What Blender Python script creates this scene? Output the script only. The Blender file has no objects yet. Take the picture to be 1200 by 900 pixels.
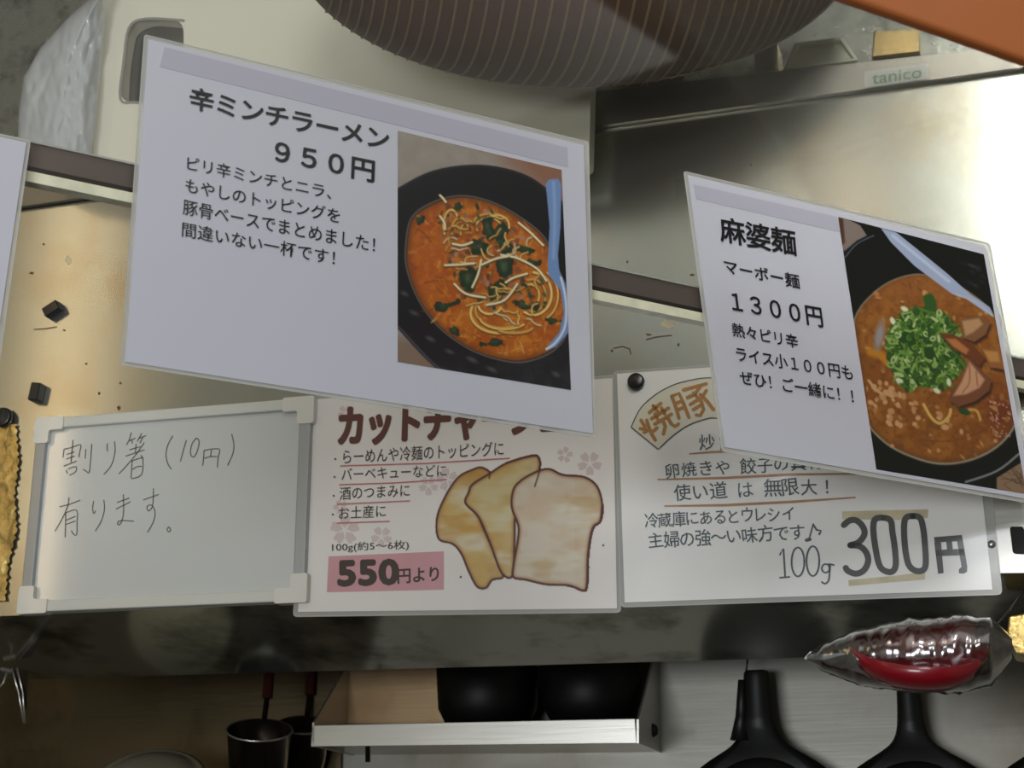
import bpy, bmesh, math, random
import numpy as np
from mathutils import Vector, Matrix
from mathutils.geometry import tessellate_polygon
random.seed(7); rng = np.random.RandomState(5)
SC = bpy.context.scene
C = SC.collection
R = math.radians
# ---------------------------------------------------------------- camera
F = 1900.0
PITCH = R(18)
CZ = 1.35
cam_d = bpy.data.cameras.new('camera'); cam = bpy.data.objects.new('camera', cam_d); C.objects.link(cam)
cam_d.sensor_width = 36; cam_d.lens = 36*F/1200.0; cam_d.clip_start = 0.02
cam.location = (0, 0, CZ); cam.rotation_euler = (R(90)+PITCH, 0, 0)
cam_d.dof.use_dof = True; cam_d.dof.focus_distance = 1.36; cam_d.dof.aperture_fstop = 16.0
SC.camera = cam
CO = Vector((0, 0, CZ))
# ---------------------------------------------------------------- world and light
w = bpy.data.worlds.new('world'); SC.world = w; w.use_nodes = True
w.node_tree.nodes['Background'].inputs[0].default_value = (0.75, 0.78, 0.85, 1)
w.node_tree.nodes['Background'].inputs[1].default_value = 0.25
def area(name, loc, target, sx, sy, power, col):
    d = bpy.data.lights.new(name, 'AREA'); d.shape = 'RECTANGLE'; d.size = sx; d.size_y = sy
    d.energy = power; d.color = col
    o = bpy.data.objects.new(name, d); C.objects.link(o); o.location = loc
    o.rotation_euler = (Vector(target)-Vector(loc)).to_track_quat('-Z', 'Y').to_euler()
    return o
area('ceiling_fill', (0.1, -0.5, 2.86), (0.1, -0.5, 0), 2.6, 1.9, 7.5, (1.0, 0.99, 0.95))  # unseen area light, added so the steel mirrors an even bright area
area('high_fill', (-0.1, -1.3, 2.35), (0, 1.5, 1.75), 0.8, 0.4, 10, (0.90, 0.94, 1.0))  # cool fill added out of view behind the camera to brighten sheets and cards
area('front_fill', (-1.35, -1.7, 1.25), (0, 1.5, 1.7), 1.2, 0.6, 38, (0.92, 0.95, 1.0))
area('warm_lamp', (-1.50, 0.86, 2.30), (-.43, 1.68, 2.0), 0.035, 0.9, .75, (1.0, 0.74, 0.42))
area('right_lamp', (0.25, 0.14, 2.62), (0.48, 1.40, 2.08), 0.16, 0.6, 1.0, (1.0, 0.98, 0.95)).data.spread = R(48)
area('streak_lamp', (-0.12, 0.28, 2.5), (0.34, 1.45, 1.99), 0.05, 0.3, .5, (1.0, 0.72, 0.5))
vs = SC.view_settings
SC.display_settings.display_device = 'sRGB'
vs.view_transform = 'Standard'; vs.look = 'None'; vs.gamma = 1; vs.use_curve_mapping = False
vs.exposure = 0.1
# ---------------------------------------------------------------- helpers: rays and planes
CP, SP = math.cos(PITCH), math.sin(PITCH)
def ray(x, y):
    a, b = (x-600)/F, -(y-450)/F
    return Vector((a, CP - SP*b, SP + CP*b))
def at(x, y, Y):
    r = ray(x, y); return CO + r*(Y/r.y)
class Plane:
    def __init__(s, yaw, x, y, Y):
        a = R(yaw); s.n = Vector((math.sin(a), -math.cos(a), 0))   # towards the viewer
        s.d = s.n.dot(at(x, y, Y)); s.u = Vector((math.cos(a), math.sin(a), 0)); s.v = Vector((0, 0, 1))
    def P(s, x, y, off=0.0):
        r = ray(x, y); return CO + r*((s.d + off - s.n.dot(CO))/s.n.dot(r))
A = Plane(26, 172, 45, 1.02)        # the clear guard with the big sheets
B = Plane(-17, 600, 450, 1.55)      # the steel front
def lin(c):
    c = np.asarray(c, float)/255.0
    return np.where(c <= .04045, c/12.92, ((c+.055)/1.055)**2.4)
def homog(q):
    (x0, y0), (x1, y1), (x2, y2), (x3, y3) = q      # TL TR BR BL
    src = [(0, 0), (1, 0), (1, 1), (0, 1)]; M = []; b = []
    for (u, v), (x, y) in zip(src, q):
        M.append([u, v, 1, 0, 0, 0, -u*x, -v*x]); b.append(x)
        M.append([0, 0, 0, u, v, 1, -u*y, -v*y]); b.append(y)
    h = np.append(np.linalg.solve(np.array(M), np.array(b)), 1).reshape(3, 3)
    return h
# ---------------------------------------------------------------- materials
def nt(name):
    m = bpy.data.materials.new(name); m.use_nodes = True
    return m, m.node_tree.nodes, m.node_tree.links, m.node_tree.nodes['Principled BSDF']
def mat(name, col, rough=.5, metal=0, coat=0, spec=.5, trans=0, alpha=1, emit=0, noise=0, nscale=30, bump=0, srgb=True, aniso=0, coatr=.08):
    m, N, L, b = nt(name)
    c = tuple(lin(col)) if srgb else tuple(col)
    b.inputs['Base Color'].default_value = (*c, 1); b.inputs['Roughness'].default_value = rough
    b.inputs['Metallic'].default_value = metal; b.inputs['Coat Weight'].default_value = coat
    b.inputs['Coat Roughness'].default_value = coatr
    b.inputs['Specular IOR Level'].default_value = spec; b.inputs['Transmission Weight'].default_value = trans
    b.inputs['Alpha'].default_value = alpha; b.inputs['Anisotropic'].default_value = aniso
    if emit: b.inputs['Emission Color'].default_value = (*c, 1); b.inputs['Emission Strength'].default_value = emit
    if noise or bump:
        tc = N.new('ShaderNodeTexCoord'); n = N.new('ShaderNodeTexNoise'); n.inputs['Scale'].default_value = nscale
        n.inputs['Detail'].default_value = 6
        L.new(tc.outputs['Object'], n.inputs['Vector'])
        if noise:
            mx = N.new('ShaderNodeMix'); mx.data_type = 'RGBA'; mx.blend_type = 'MULTIPLY'; mx.inputs['Factor'].default_value = noise
            mx.inputs['A'].default_value = (*c, 1)
            rp = N.new('ShaderNodeValToRGB'); rp.color_ramp.elements[0].position = .3; rp.color_ramp.elements[1].position = .7
            L.new(n.outputs['Fac'], rp.inputs['Fac']); L.new(rp.outputs['Color'], mx.inputs['B'])
            L.new(mx.outputs['Result'], b.inputs['Base Color'])
        if bump:
            bp = N.new('ShaderNodeBump'); bp.inputs['Strength'].default_value = bump; bp.inputs['Distance'].default_value = .002
            L.new(n.outputs['Fac'], bp.inputs['Height']); L.new(bp.outputs['Normal'], b.inputs['Normal'])
    return m
def steel(name, col, rough=.3, stain=None, stain_amt=.5, stretch=(4, 4, 160), stain_scale=7, stain_pos=(.5, .68), rvar=.12, metal=.92, bump=.05):
    m, N, L, b = nt(name)
    c = (*lin(col), 1)
    b.inputs['Metallic'].default_value = metal
    tc = N.new('ShaderNodeTexCoord'); mp = N.new('ShaderNodeMapping'); mp.inputs['Scale'].default_value = stretch
    L.new(tc.outputs['Object'], mp.inputs['Vector'])
    n = N.new('ShaderNodeTexNoise'); n.inputs['Scale'].default_value = 3; n.inputs['Detail'].default_value = 5
    L.new(mp.outputs['Vector'], n.inputs['Vector'])
    mr = N.new('ShaderNodeMapRange'); mr.inputs['To Min'].default_value = rough-rvar/2; mr.inputs['To Max'].default_value = rough+rvar/2
    L.new(n.outputs['Fac'], mr.inputs['Value']); L.new(mr.outputs['Result'], b.inputs['Roughness'])
    bp = N.new('ShaderNodeBump'); bp.inputs['Strength'].default_value = bump; bp.inputs['Distance'].default_value = .001
    L.new(n.outputs['Fac'], bp.inputs['Height']); L.new(bp.outputs['Normal'], b.inputs['Normal'])
    b.inputs['Base Color'].default_value = c
    if stain:
        n2 = N.new('ShaderNodeTexNoise'); n2.inputs['Scale'].default_value = stain_scale; n2.inputs['Detail'].default_value = 8
        n2.inputs['Roughness'].default_value = .62
        L.new(tc.outputs['Object'], n2.inputs['Vector'])
        rp = N.new('ShaderNodeValToRGB'); rp.color_ramp.elements[0].position = stain_pos[0]; rp.color_ramp.elements[1].position = stain_pos[1]
        rp.color_ramp.elements[1].color = (stain_amt,)*3+(1,)
        L.new(n2.outputs['Fac'], rp.inputs['Fac'])
        mx = N.new('ShaderNodeMix'); mx.data_type = 'RGBA'; mx.inputs['A'].default_value = c; mx.inputs['B'].default_value = (*lin(stain), 1)
        L.new(rp.outputs['Color'], mx.inputs['Factor']); L.new(mx.outputs['Result'], b.inputs['Base Color'])
    return m
def clear(name, col=(1, 1, 1), gloss=.1, rough=.05):
    m, N, L, b = nt(name); N.remove(b); out = N['Material Output']
    t = N.new('ShaderNodeBsdfTransparent'); t.inputs[0].default_value = (*col, 1)
    g = N.new('ShaderNodeBsdfGlossy'); g.inputs['Roughness'].default_value = rough
    fr = N.new('ShaderNodeFresnel'); fr.inputs['IOR'].default_value = 1.45
    mu = N.new('ShaderNodeMath'); mu.operation = 'MULTIPLY'; mu.inputs[1].default_value = gloss*10; mu.use_clamp = True
    L.new(fr.outputs[0], mu.inputs[0])
    mx = N.new('ShaderNodeMixShader'); L.new(mu.outputs[0], mx.inputs[0])
    L.new(t.outputs[0], mx.inputs[1]); L.new(g.outputs[0], mx.inputs[2]); L.new(mx.outputs[0], out.inputs[0])
    return m
def see_through(name, col, amount, rough=.3, coat=.5):
    """a sheet that lets a little of what is behind it show: amount = transparent share"""
    m = mat(name, col, rough, coat=coat); N = m.node_tree.nodes; L = m.node_tree.links
    b = N['Principled BSDF']; out = N['Material Output']; t = N.new('ShaderNodeBsdfTransparent')
    mx = N.new('ShaderNodeMixShader'); mx.inputs[0].default_value = amount
    L.new(b.outputs[0], mx.inputs[1]); L.new(t.outputs[0], mx.inputs[2]); L.new(mx.outputs[0], out.inputs[0])
    return m
def painted(name, rough=.35, coat=.5):
    m, N, L, b = nt(name); a = N.new('ShaderNodeVertexColor'); a.layer_name = 'Col'
    L.new(a.outputs['Color'], b.inputs['Base Color']); b.inputs['Roughness'].default_value = rough; b.inputs['Coat Weight'].default_value = coat
    b.inputs['Coat Roughness'].default_value = .12
    return m
M = {
 'paper': see_through('laminated_paper', (203, 204, 214), .055, .4, .35),
 'band': mat('printed_grey_band', (180, 179, 192), .4, coat=.35),
 'film': see_through('laminate_film', (206, 206, 200), .5, .2, .6),
 'film_edge': mat('film_edge', (215, 215, 208), .25, coat=.5, alpha=.55),
 'ink': mat('black_ink', (20, 20, 24), .35, coat=.5),
 'acrylic': clear('clear_acrylic', (.95, .955, .94), .05, .04),
 'rail': mat('brown_rail', (104, 94, 88), .38, metal=.35, noise=.15, nscale=8),
 'rail_dark': mat('dark_rail_lip', (48, 42, 36), .4, metal=.3),
 'edge': mat('pale_acrylic_edge', (240, 238, 208), .22, coat=.7, noise=.25, nscale=55, bump=.5),
 'board_paper': mat('board_paper', (237, 232, 226), .4, coat=.6, noise=.05, nscale=14),
 'board_paper2': mat('white_board_paper', (239, 237, 232), .4, coat=.7, noise=.05, nscale=9),
 'brown_ink': mat('brown_ink', (98, 52, 42), .4, coat=.5),
 'dark_ink': mat('dark_brown_ink', (62, 48, 40), .4, coat=.5),
 'red_line': mat('red_line', (190, 110, 112), .4, coat=.5),
 'pink': mat('pink_label', (214, 158, 164), .4, coat=.5, noise=.08, nscale=20),
 'petal': mat('pale_petal', (216, 198, 194), .4, coat=.5),
 'orange_line': mat('orange_marker', (186, 138, 98), .45, coat=.5, noise=.3, nscale=90),
 'orange_ink': mat('orange_brown_marker', (184, 128, 58), .45, coat=.5, noise=.2, nscale=120),
 'blue_ink': mat('blue_grey_marker', (66, 82, 88), .4, coat=.5),
 'char_ink': mat('charcoal_marker', (66, 66, 62), .4, coat=.5),
 'cream_fill': mat('pale_yellow_wash', (222, 216, 196), .45, coat=.5),
 'beige': mat('aged_tape', (214, 202, 164), .35, coat=.6, noise=.3, nscale=60),
 'wb': mat('whiteboard_face', (208, 210, 206), .12, coat=.5, spec=.6),
 'wb_frame': mat('whiteboard_frame', (214, 214, 205), .35, coat=.2),
 'wb_alu': mat('whiteboard_side_rail', (176, 178, 178), .35, metal=.5),
 'wb_cap': mat('whiteboard_corner', (226, 224, 214), .3, coat=.3),
 'pen': mat('worn_grey_marker', (84, 80, 70), .5),
 'magnet': mat('black_magnet', (22, 22, 24), .35, coat=.2),
 'black': mat('black_pan', (14, 14, 13), .45, spec=.4),
 'bowl_black': mat('black_bowl', (10, 9, 9), .5, spec=.25),
 'dark_metal': mat('dark_ladle', (46, 38, 30), .28, metal=.8, noise=.3, nscale=20),
 'redwood': mat('red_brown_handle', (66, 24, 14), .5, noise=.3, nscale=60),
 'red': mat('red_tray', (132, 10, 26), .3, coat=.4),
 'wrap': clear('plastic_wrap', (.88, .88, .88), .75, .16),
 'gold': mat('gold_foil', (240, 206, 128), .28, metal=.8, bump=1.0, nscale=90, noise=.45),
 'brass': mat('brass_tin', (196, 170, 118), .25, metal=1),
 'bright_tray': mat('bright_tray', (240, 240, 220), .3, metal=.1, bump=.3, nscale=14),
 'wood': mat('orange_brown_wood', (176, 98, 44), .5, noise=.25, nscale=5, coat=.2),
 'cut': mat('white_plastic_board', (238, 235, 216), .38, coat=.3),
 'cut_hole': steel('hole_back_steel', (150, 150, 150), .35),
 'bag': see_through('frosted_bag', (226, 230, 234), .3, .2, .8),
 'wok': mat('dark_brown_wok', (80, 44, 16), .6, spec=.15, noise=.2, nscale=6),
 'wok_rib': mat('pale_spun_ring', (128, 100, 70), .6, spec=.2),
 'wok_rim': mat('bright_spun_rim', (190, 186, 168), .22, metal=1),
 'green': mat('green_letters', (84, 122, 88), .5),
 'plate': mat('pale_badge', (170, 170, 166), .4, metal=.4),
 'hook': mat('hook_wire', (60, 58, 55), .3, metal=.9),
 'slot': mat('slot_dark', (10, 10, 10), .7),
 'stain': mat('brown_spot', (92, 68, 34), .55),
 'lid': mat('dull_lid', (150, 146, 124), .35, metal=.4),
 'warmplate': steel('warm_back_plate', (164, 138, 104), .35, (120, 90, 54), .5, metal=.7),
 'plaster': mat('wall_plaster', (164, 163, 146), .8, noise=.15, nscale=3),
 'ceil': mat('ceiling_board', (208, 204, 192), .8, noise=.1, nscale=2),
 'floor': mat('dark_floor_tile', (70, 66, 60), .6, noise=.2, nscale=6),
 'fascia': steel('stained_steel_front', (188, 190, 182), .22, (170, 140, 88), .35, stretch=(3, 3, .6), rvar=.06),
 'ledge': steel('steel_ledge', (150, 146, 138), .36, (120, 112, 96), .3),
 'lip': steel('smoky_steel_lip', (212, 212, 200), .14, (60, 55, 42), .8, rvar=.08, stain_scale=9, stretch=(3, 3, 3), bump=.02),
 'upper': steel('upper_steel', (170, 172, 164), .26, (84, 86, 80), .8, stain_scale=26, stretch=(30, 30, 30), bump=.4),
 'backsteel': steel('kitchen_wall_steel', (138, 136, 127), .45, (96, 84, 60), .6, stain_scale=3, metal=.6),
 'shelf': steel('shelf_steel', (196, 194, 186), .3, None),
 'photo': painted('printed_photo'),
}
# ---------------------------------------------------------------- object helpers
def link(name, me, m=None, parent=None):
    o = bpy.data.objects.new(name, me); C.objects.link(o)
    if m is not None: me.materials.append(M[m] if isinstance(m, str) else m)
    if parent is not None: o.parent = parent
    return o
def tag(o, label=None, cat=None, group=None, kind=None):
    if label: o['label'] = label
    if cat: o['category'] = cat
    if group: o['group'] = group
    if kind: o['kind'] = kind
    return o
def thing(name, label, cat, group=None, loc=(0, 0, 0)):
    o = bpy.data.objects.new(name, None); C.objects.link(o); o.location = loc; o.empty_display_size = .02
    return tag(o, label, cat, group)
def rebase(root, loc):
    """put the empty at the thing's base while its parts stay where they are"""
    loc = Vector(loc); root.location = loc
    for ch in root.children: ch.location = ch.location - loc
def mesh(name, vs_, fs, m, parent=None, smooth=False):
    me = bpy.data.meshes.new(name); me.from_pydata([tuple(v) for v in vs_], [], fs); me.update()
    if smooth: me.shade_smooth()
    return link(name, me, m, parent)
def from_bm(name, bm, m, parent=None, smooth=False):
    bmesh.ops.recalc_face_normals(bm, faces=bm.faces)
    me = bpy.data.meshes.new(name); bm.to_mesh(me); bm.free()
    if smooth: me.shade_smooth()
    return link(name, me, m, parent)
def slab(name, pl, loops, off, thick, m, parent=None, bevel=0):
    """solid sheet: outline (and holes) traced on a plane, front face at off, thickness behind"""
    if not isinstance(loops[0][0], (tuple, list)): loops = [loops]
    L3 = [[pl.P(x, y, off) for x, y in lp] for lp in loops]
    L2 = [[Vector((p.dot(pl.u), p.z, 0)) for p in lp] for lp in L3]
    flat = [p for lp in L3 for p in lp]; n = len(flat)
    tris = tessellate_polygon(L2)
    back = [p - pl.n*thick for p in flat]
    fs = [tuple(t) for t in tris] + [tuple(n+i for i in reversed(t)) for t in tris]
    k = 0
    for lp in L3:
        c = len(lp)
        for i in range(c):
            a, b = k+i, k+(i+1) % c; fs.append((a, b, n+b, n+a))
        k += c
    me = bpy.data.meshes.new(name); me.from_pydata([tuple(v) for v in flat+back], [], fs)
    bm = bmesh.new(); bm.from_mesh(me); bmesh.ops.recalc_face_normals(bm, faces=bm.faces)
    bm.to_mesh(me); bm.free()
    o = link(name, me, m, parent)
    if bevel:
        md = o.modifiers.new('bevel', 'BEVEL'); md.width = bevel; md.segments = 3; md.limit_method = 'ANGLE'; md.angle_limit = R(40)
    return o
def rnd(poly, r, seg=5):
    """round the corners of a pixel polygon"""
    out = []; n = len(poly)
    for i in range(n):
        p = Vector(poly[i]); a = Vector(poly[i-1]); b = Vector(poly[(i+1) % n])
        da = (a-p); db = (b-p); rr = min(r, da.length*.45, db.length*.45)
        s = p+da.normalized()*rr; e = p+db.normalized()*rr
        for k in range(seg+1):
            t = k/seg; q = s*(1-t)**2 + p*2*t*(1-t) + e*t*t; out.append((q.x, q.y))
    return out
def catmull(pts, n=6, closed=False):
    P = [np.array(p, float) for p in pts]; out = []; N = len(P)
    rngi = range(N) if closed else range(N-1)
    for i in rngi:
        if closed: a, b, c, d = P[i-1], P[i], P[(i+1) % N], P[(i+2) % N]
        else: a, b, c, d = P[max(i-1, 0)], P[i], P[i+1], P[min(i+2, N-1)]
        for k in range(n):
            t = k/n
            out.append(tuple(.5*((2*b)+(-a+c)*t+(2*a-5*b+4*c-d)*t*t+(-a+3*b-3*c+d)*t**3)))
    if not closed: out.append(tuple(P[-1]))
    return out
def strokes(name, pl, lines, width, off, m, parent=None, taper=False):
    """flat marker strokes with round ends; lines = lists of pixel points"""
    vs_, fs = [], []
    for item in lines:
        ln, wd = (item if isinstance(item, tuple) and isinstance(item[1], (int, float)) and isinstance(item[0], list) else (item, width))
        P = [np.array(p, float) for p in ln]; N = len(P); base = len(vs_)
        for i, p in enumerate(P):
            t = P[min(i+1, N-1)] - P[max(i-1, 0)]; L_ = np.hypot(*t)
            t = t/L_ if L_ > 1e-6 else np.array([1., 0.]); nn = np.array([-t[1], t[0]])
            ww = wd/2*(1-.45*abs(2*i/(N-1)-1)**3 if taper else 1)
            vs_ += [pl.P(*(p+nn*ww), off), pl.P(*(p-nn*ww), off)]
        for i in range(N-1):
            a = base+2*i; fs.append((a, a+1, a+3, a+2))
        for e, idx in ((P[0], 0), (P[-1], N-1)):     # round caps
            ww = wd/2*(.55 if taper else 1)
            b0 = len(vs_)
            for k in range(8):
                an = k*math.pi/4; vs_.append(pl.P(e[0]+math.cos(an)*ww, e[1]+math.sin(an)*ww, off+.00002))
            fs.append(tuple(b0+k for k in range(8)))
    return mesh(name, vs_, fs, m, parent)
def text_geo(body, bold, res=3, space=1.0):
    c = bpy.data.curves.new('t', 'FONT'); c.body = body; c.resolution_u = res; c.offset = bold; c.space_character = space
    o = bpy.data.objects.new('t', c); C.objects.link(o); bpy.context.view_layer.update()
    me = o.evaluated_get(bpy.context.evaluated_depsgraph_get()).to_mesh()
    V = np.array([v.co[:2] for v in me.vertices]); Fc = [tuple(p.vertices) for p in me.polygons]
    bpy.data.objects.remove(o); bpy.data.curves.remove(c)
    return V, Fc
def text(name, pl, body, p0, p1, h, off, m, parent, bold=0.0, lean=(0, -1), space=1.0, res=3, curve=None):
    """lettering whose ink box stands on the pixel line p0-p1 with height h"""
    extra = max(bold-.004, 0); V, Fc = text_geo(body, min(bold, .004), res, space)
    lo, hi = V.min(0), V.max(0); U = (V-lo)/(hi-lo)
    p0 = np.array(p0, float); p1 = np.array(p1, float); up = np.array(lean, float)*h
    e = np.linalg.norm(p1-p0)/(hi[0]-lo[0])      # pixels per em
    b = extra*e; VS, FS = [], []
    for k, (dx, dy) in enumerate([(0, 0)] if b <= 0 else [(0, 0), (-b, 0), (b, 0), (0, -b), (0, b), (-b*.7, -b*.7), (b*.7, b*.7), (b*.7, -b*.7), (-b*.7, b*.7)]):
        n0 = len(VS)
        for u, v in U:
            q = p0+(p1-p0)*u+up*v
            VS.append(pl.P(q[0]+dx, q[1]+dy, off+k*.000004))
        FS += [tuple(n0+i for i in f) for f in Fc]
    return mesh(name, VS, FS, m, parent)
def handtext(name, pl, chars, p0, p1, h, off, m, parent, bold=.005, jit=1.0, sizes=None):
    """hand lettering: each character placed on its own with a little sway"""
    p0 = np.array(p0, float); p1 = np.array(p1, float); d = p1-p0; n = len(chars)
    ws = [(.5 if ch == ' ' else (sizes or {}).get(ch, 1.0)) for ch in chars]; tot = sum(ws); x = 0; VS = []; FS = []
    r = random.Random(len(chars)*7+int(p0[0]))
    for ch, w_ in zip(chars, ws):
        if ch != ' ':
            V, Fc = text_geo(ch, bold, 2); V = V - np.array([0, -.1])
            cell = np.linalg.norm(d)*w_/tot
            s = r.uniform(.92, 1.05); rot = R(r.uniform(-3, 3))*jit + math.atan2(-d[1], d[0]) + R(2)
            cx = V[:, 0].mean(); lo, hi = V.min(0), V.max(0); cx = (lo[0]+hi[0])/2
            o = p0 + d*((x+w_/2)/tot) + np.array([0, r.uniform(-.8, .8)*jit])
            k = h*s
            X = (V[:, 0]-cx)*min(k*1.0, cell*1.08); Y = V[:, 1]*k*1.0
            X2 = X*math.cos(rot)-Y*math.sin(rot); Y2 = X*math.sin(rot)+Y*math.cos(rot)
            b = len(VS)
            VS += [pl.P(o[0]+a, o[1]-c_, off) for a, c_ in zip(X2, Y2)]
            FS += [tuple(b+i for i in f) for f in Fc]
        x += w_
    return mesh(name, VS, FS, m, parent)
def tube(name, pts, r, m, parent=None, seg=10, smooth=True, caps=True):
    pts = [Vector(p) for p in pts]; rs = r if isinstance(r, (list, tuple)) else [r]*len(pts)
    vs_, fs = [], []; up = Vector((0, 0, 1))
    prev = None
    for i, p in enumerate(pts):
        t = (pts[min(i+1, len(pts)-1)]-pts[max(i-1, 0)]).normalized()
        if prev is None:
            a = t.cross(up);  a = a if a.length > .05 else t.cross(Vector((1, 0, 0)))
        else: a = prev - t*prev.dot(t)
        a.normalize(); prev = a; b = t.cross(a)
        for k in range(seg):
            an = 2*math.pi*k/seg; vs_.append(p+(a*math.cos(an)+b*math.sin(an))*rs[i])
    for i in range(len(pts)-1):
        for k in range(seg):
            q = i*seg; fs.append((q+k, q+(k+1) % seg, q+seg+(k+1) % seg, q+seg+k))
    if caps: fs += [tuple(range(seg)), tuple((len(pts)-1)*seg+k for k in range(seg))]
    return mesh(name, vs_, fs, m, parent, smooth)
def lathe(name, prof, org, axis, m, parent=None, seg=48, sx=1.0, closed=False, ref=None):
    """prof = (radius, height) pairs turned round axis"""
    axis = Vector(axis).normalized(); a = Vector(ref) if ref is not None else (axis.cross(Vector((0, 0, 1))) if abs(axis.z) < .9 else Vector((1, 0, 0)))
    a = (a-axis*a.dot(axis)).normalized(); b = axis.cross(a)
    org = Vector(org); vs_, fs = [], []
    for r, h in prof:
        for k in range(seg):
            an = 2*math.pi*k/seg; vs_.append(org+axis*h+(a*math.cos(an)*sx+b*math.sin(an))*r)
    for i in range(len(prof)-1):
        for k in range(seg):
            q = i*seg; fs.append((q+k, q+(k+1) % seg, q+seg+(k+1) % seg, q+seg+k))
    me = bpy.data.meshes.new(name); me.from_pydata([tuple(v) for v in vs_], [], fs)
    bm = bmesh.new(); bm.from_mesh(me); bmesh.ops.remove_doubles(bm, verts=bm.verts, dist=1e-5)
    return from_bm(name, bm, m, parent, True)
def box3(name, c, u, v, n, su, sv, sn, m, parent=None, bevel=.0):
    c, u, v, n = Vector(c), Vector(u), Vector(v), Vector(n); vs_ = []
    for a in (-.5, .5):
        for b in (-.5, .5):
            for d in (-.5, .5): vs_.append(c+u*su*a+v*sv*b+n*sn*d)
    o = mesh(name, vs_, [(0, 1, 3, 2), (4, 6, 7, 5), (0, 4, 5, 1), (2, 3, 7, 6), (0, 2, 6, 4), (1, 5, 7, 3)], m, parent)
    if bevel:
        md = o.modifiers.new('bevel', 'BEVEL'); md.width = bevel; md.segments = 3
    return o
# ---------------------------------------------------------------- painter for printed pictures
LAT = rng.rand(64, 64)
def vnoise(X, Y, s, seed=0):
    x = X/s+seed*17.3+500; y = Y/s+seed*9.1+500
    xi = np.floor(x).astype(int); yi = np.floor(y).astype(int); fx = x-xi; fy = y-yi
    fx = fx*fx*(3-2*fx); fy = fy*fy*(3-2*fy)
    g = lambda a, b: LAT[a % 64, b % 64]
    return (g(xi, yi)*(1-fx)*(1-fy)+g(xi+1, yi)*fx*(1-fy)+g(xi, yi+1)*(1-fx)*fy+g(xi+1, yi+1)*fx*fy)
def fbm(X, Y, s, seed=0):
    return (vnoise(X, Y, s, seed)*.5+vnoise(X, Y, s/2, seed+1)*.28+vnoise(X, Y, s/4, seed+2)*.22)
class Paint:
    def __init__(s, quad, nx, ny, conv):
        H = homog(quad); u, v = np.meshgrid(np.linspace(0, 1, nx), np.linspace(0, 1, ny))
        P = H @ np.stack([u.ravel(), v.ravel(), np.ones(u.size)]); s.px = P[0]/P[2]; s.py = P[1]/P[2]
        s.X, s.Y = conv(s.px, s.py); s.nx, s.ny = nx, ny; s.col = np.zeros((u.size, 3)); s.keep = np.ones(u.size, bool)
    def blend(s, mask, c, idx=None):
        mask = np.clip(mask, 0, 1)[:, None]
        if idx is None: s.col = s.col*(1-mask)+np.asarray(c, float)*mask
        else: s.col[idx] = s.col[idx]*(1-mask)+np.asarray(c, float)*mask
    def sdpoly(s, P, X=None, Y=None):
        X = s.X if X is None else X; Y = s.Y if Y is None else Y
        d = np.full(X.shape, 1e9); ins = np.zeros(X.shape, bool); n = len(P)
        for i in range(n):
            x0, y0 = P[i]; x1, y1 = P[(i+1) % n]; ex, ey = x1-x0, y1-y0; L2 = ex*ex+ey*ey+1e-9
            t = np.clip(((X-x0)*ex+(Y-y0)*ey)/L2, 0, 1); d = np.minimum(d, np.hypot(X-x0-ex*t, Y-y0-ey*t))
            if y0 != y1:
                c = ((y0 > Y) != (y1 > Y)) & (X < (x1-x0)*(Y-y0)/(y1-y0)+x0); ins ^= c
        return np.where(ins, -d, d)
    def poly(s, P, c, soft=2, smooth=True, amt=1, n=5, rough=0):
        if smooth: P = catmull(P, n, True)
        d = s.sdpoly(P)
        if rough: d = d+(fbm(s.X, s.Y, 22, 31)-.5)*rough
        s.blend((.5-d/soft)*amt, c); return d
    def line(s, P, w, c, soft=1.5, smooth=True, amt=1, shade=0):
        if smooth and len(P) > 2: P = catmull(P, 5)
        A_ = np.array(P); r = w+soft
        idx = np.where((s.X > A_[:, 0].min()-r) & (s.X < A_[:, 0].max()+r) & (s.Y > A_[:, 1].min()-r) & (s.Y < A_[:, 1].max()+r))[0]
        if not len(idx): return
        X, Y = s.X[idx], s.Y[idx]; d = np.full(X.shape, 1e9)
        for (x0, y0), (x1, y1) in zip(P[:-1], P[1:]):
            ex, ey = x1-x0, y1-y0; L2 = ex*ex+ey*ey+1e-9
            t = np.clip(((X-x0)*ex+(Y-y0)*ey)/L2, 0, 1); d = np.minimum(d, np.hypot(X-x0-ex*t, Y-y0-ey*t))
        s.blend((.5-(d-w/2)/soft)*amt, c, idx)
        if shade: s.blend((.5-(d-w/6)/soft)*amt*.6, np.asarray(c)*(1+shade), idx)
    def ell(s, cx, cy, a, b, rot, c, soft=2, amt=1):
        t = R(rot); X = s.X-cx; Y = s.Y-cy
        x = X*math.cos(t)+Y*math.sin(t); y = -X*math.sin(t)+Y*math.cos(t)
        d = (np.hypot(x/a, y/b)-1)*min(a, b); s.blend((.5-d/soft)*amt, c); return d
    def build(s, name, pl, off, parent, gain, keep=None):
        vs_ = np.array([pl.P(x, y, off) for x, y in zip(s.px, s.py)], dtype=np.float32)
        nx, ny = s.nx, s.ny; i = np.arange(nx*ny).reshape(ny, nx)
        q = np.stack([i[:-1, :-1], i[1:, :-1], i[1:, 1:], i[:-1, 1:]], -1).reshape(-1, 4)
        if keep is not None: q = q[keep[q].all(1)]
        me = bpy.data.meshes.new(name); me.from_pydata(vs_.tolist(), [], q.tolist())
        ca = me.color_attributes.new('Col', 'FLOAT_COLOR', 'POINT')
        c = np.ones((len(vs_), 4), np.float32); c[:, :3] = np.clip(lin(np.clip(s.col, 0, 255))*gain, 0, .9)
        ca.data.foreach_set('color', c.ravel())
        return link(name, me, 'photo', parent)
GAIN = 1.0
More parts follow.
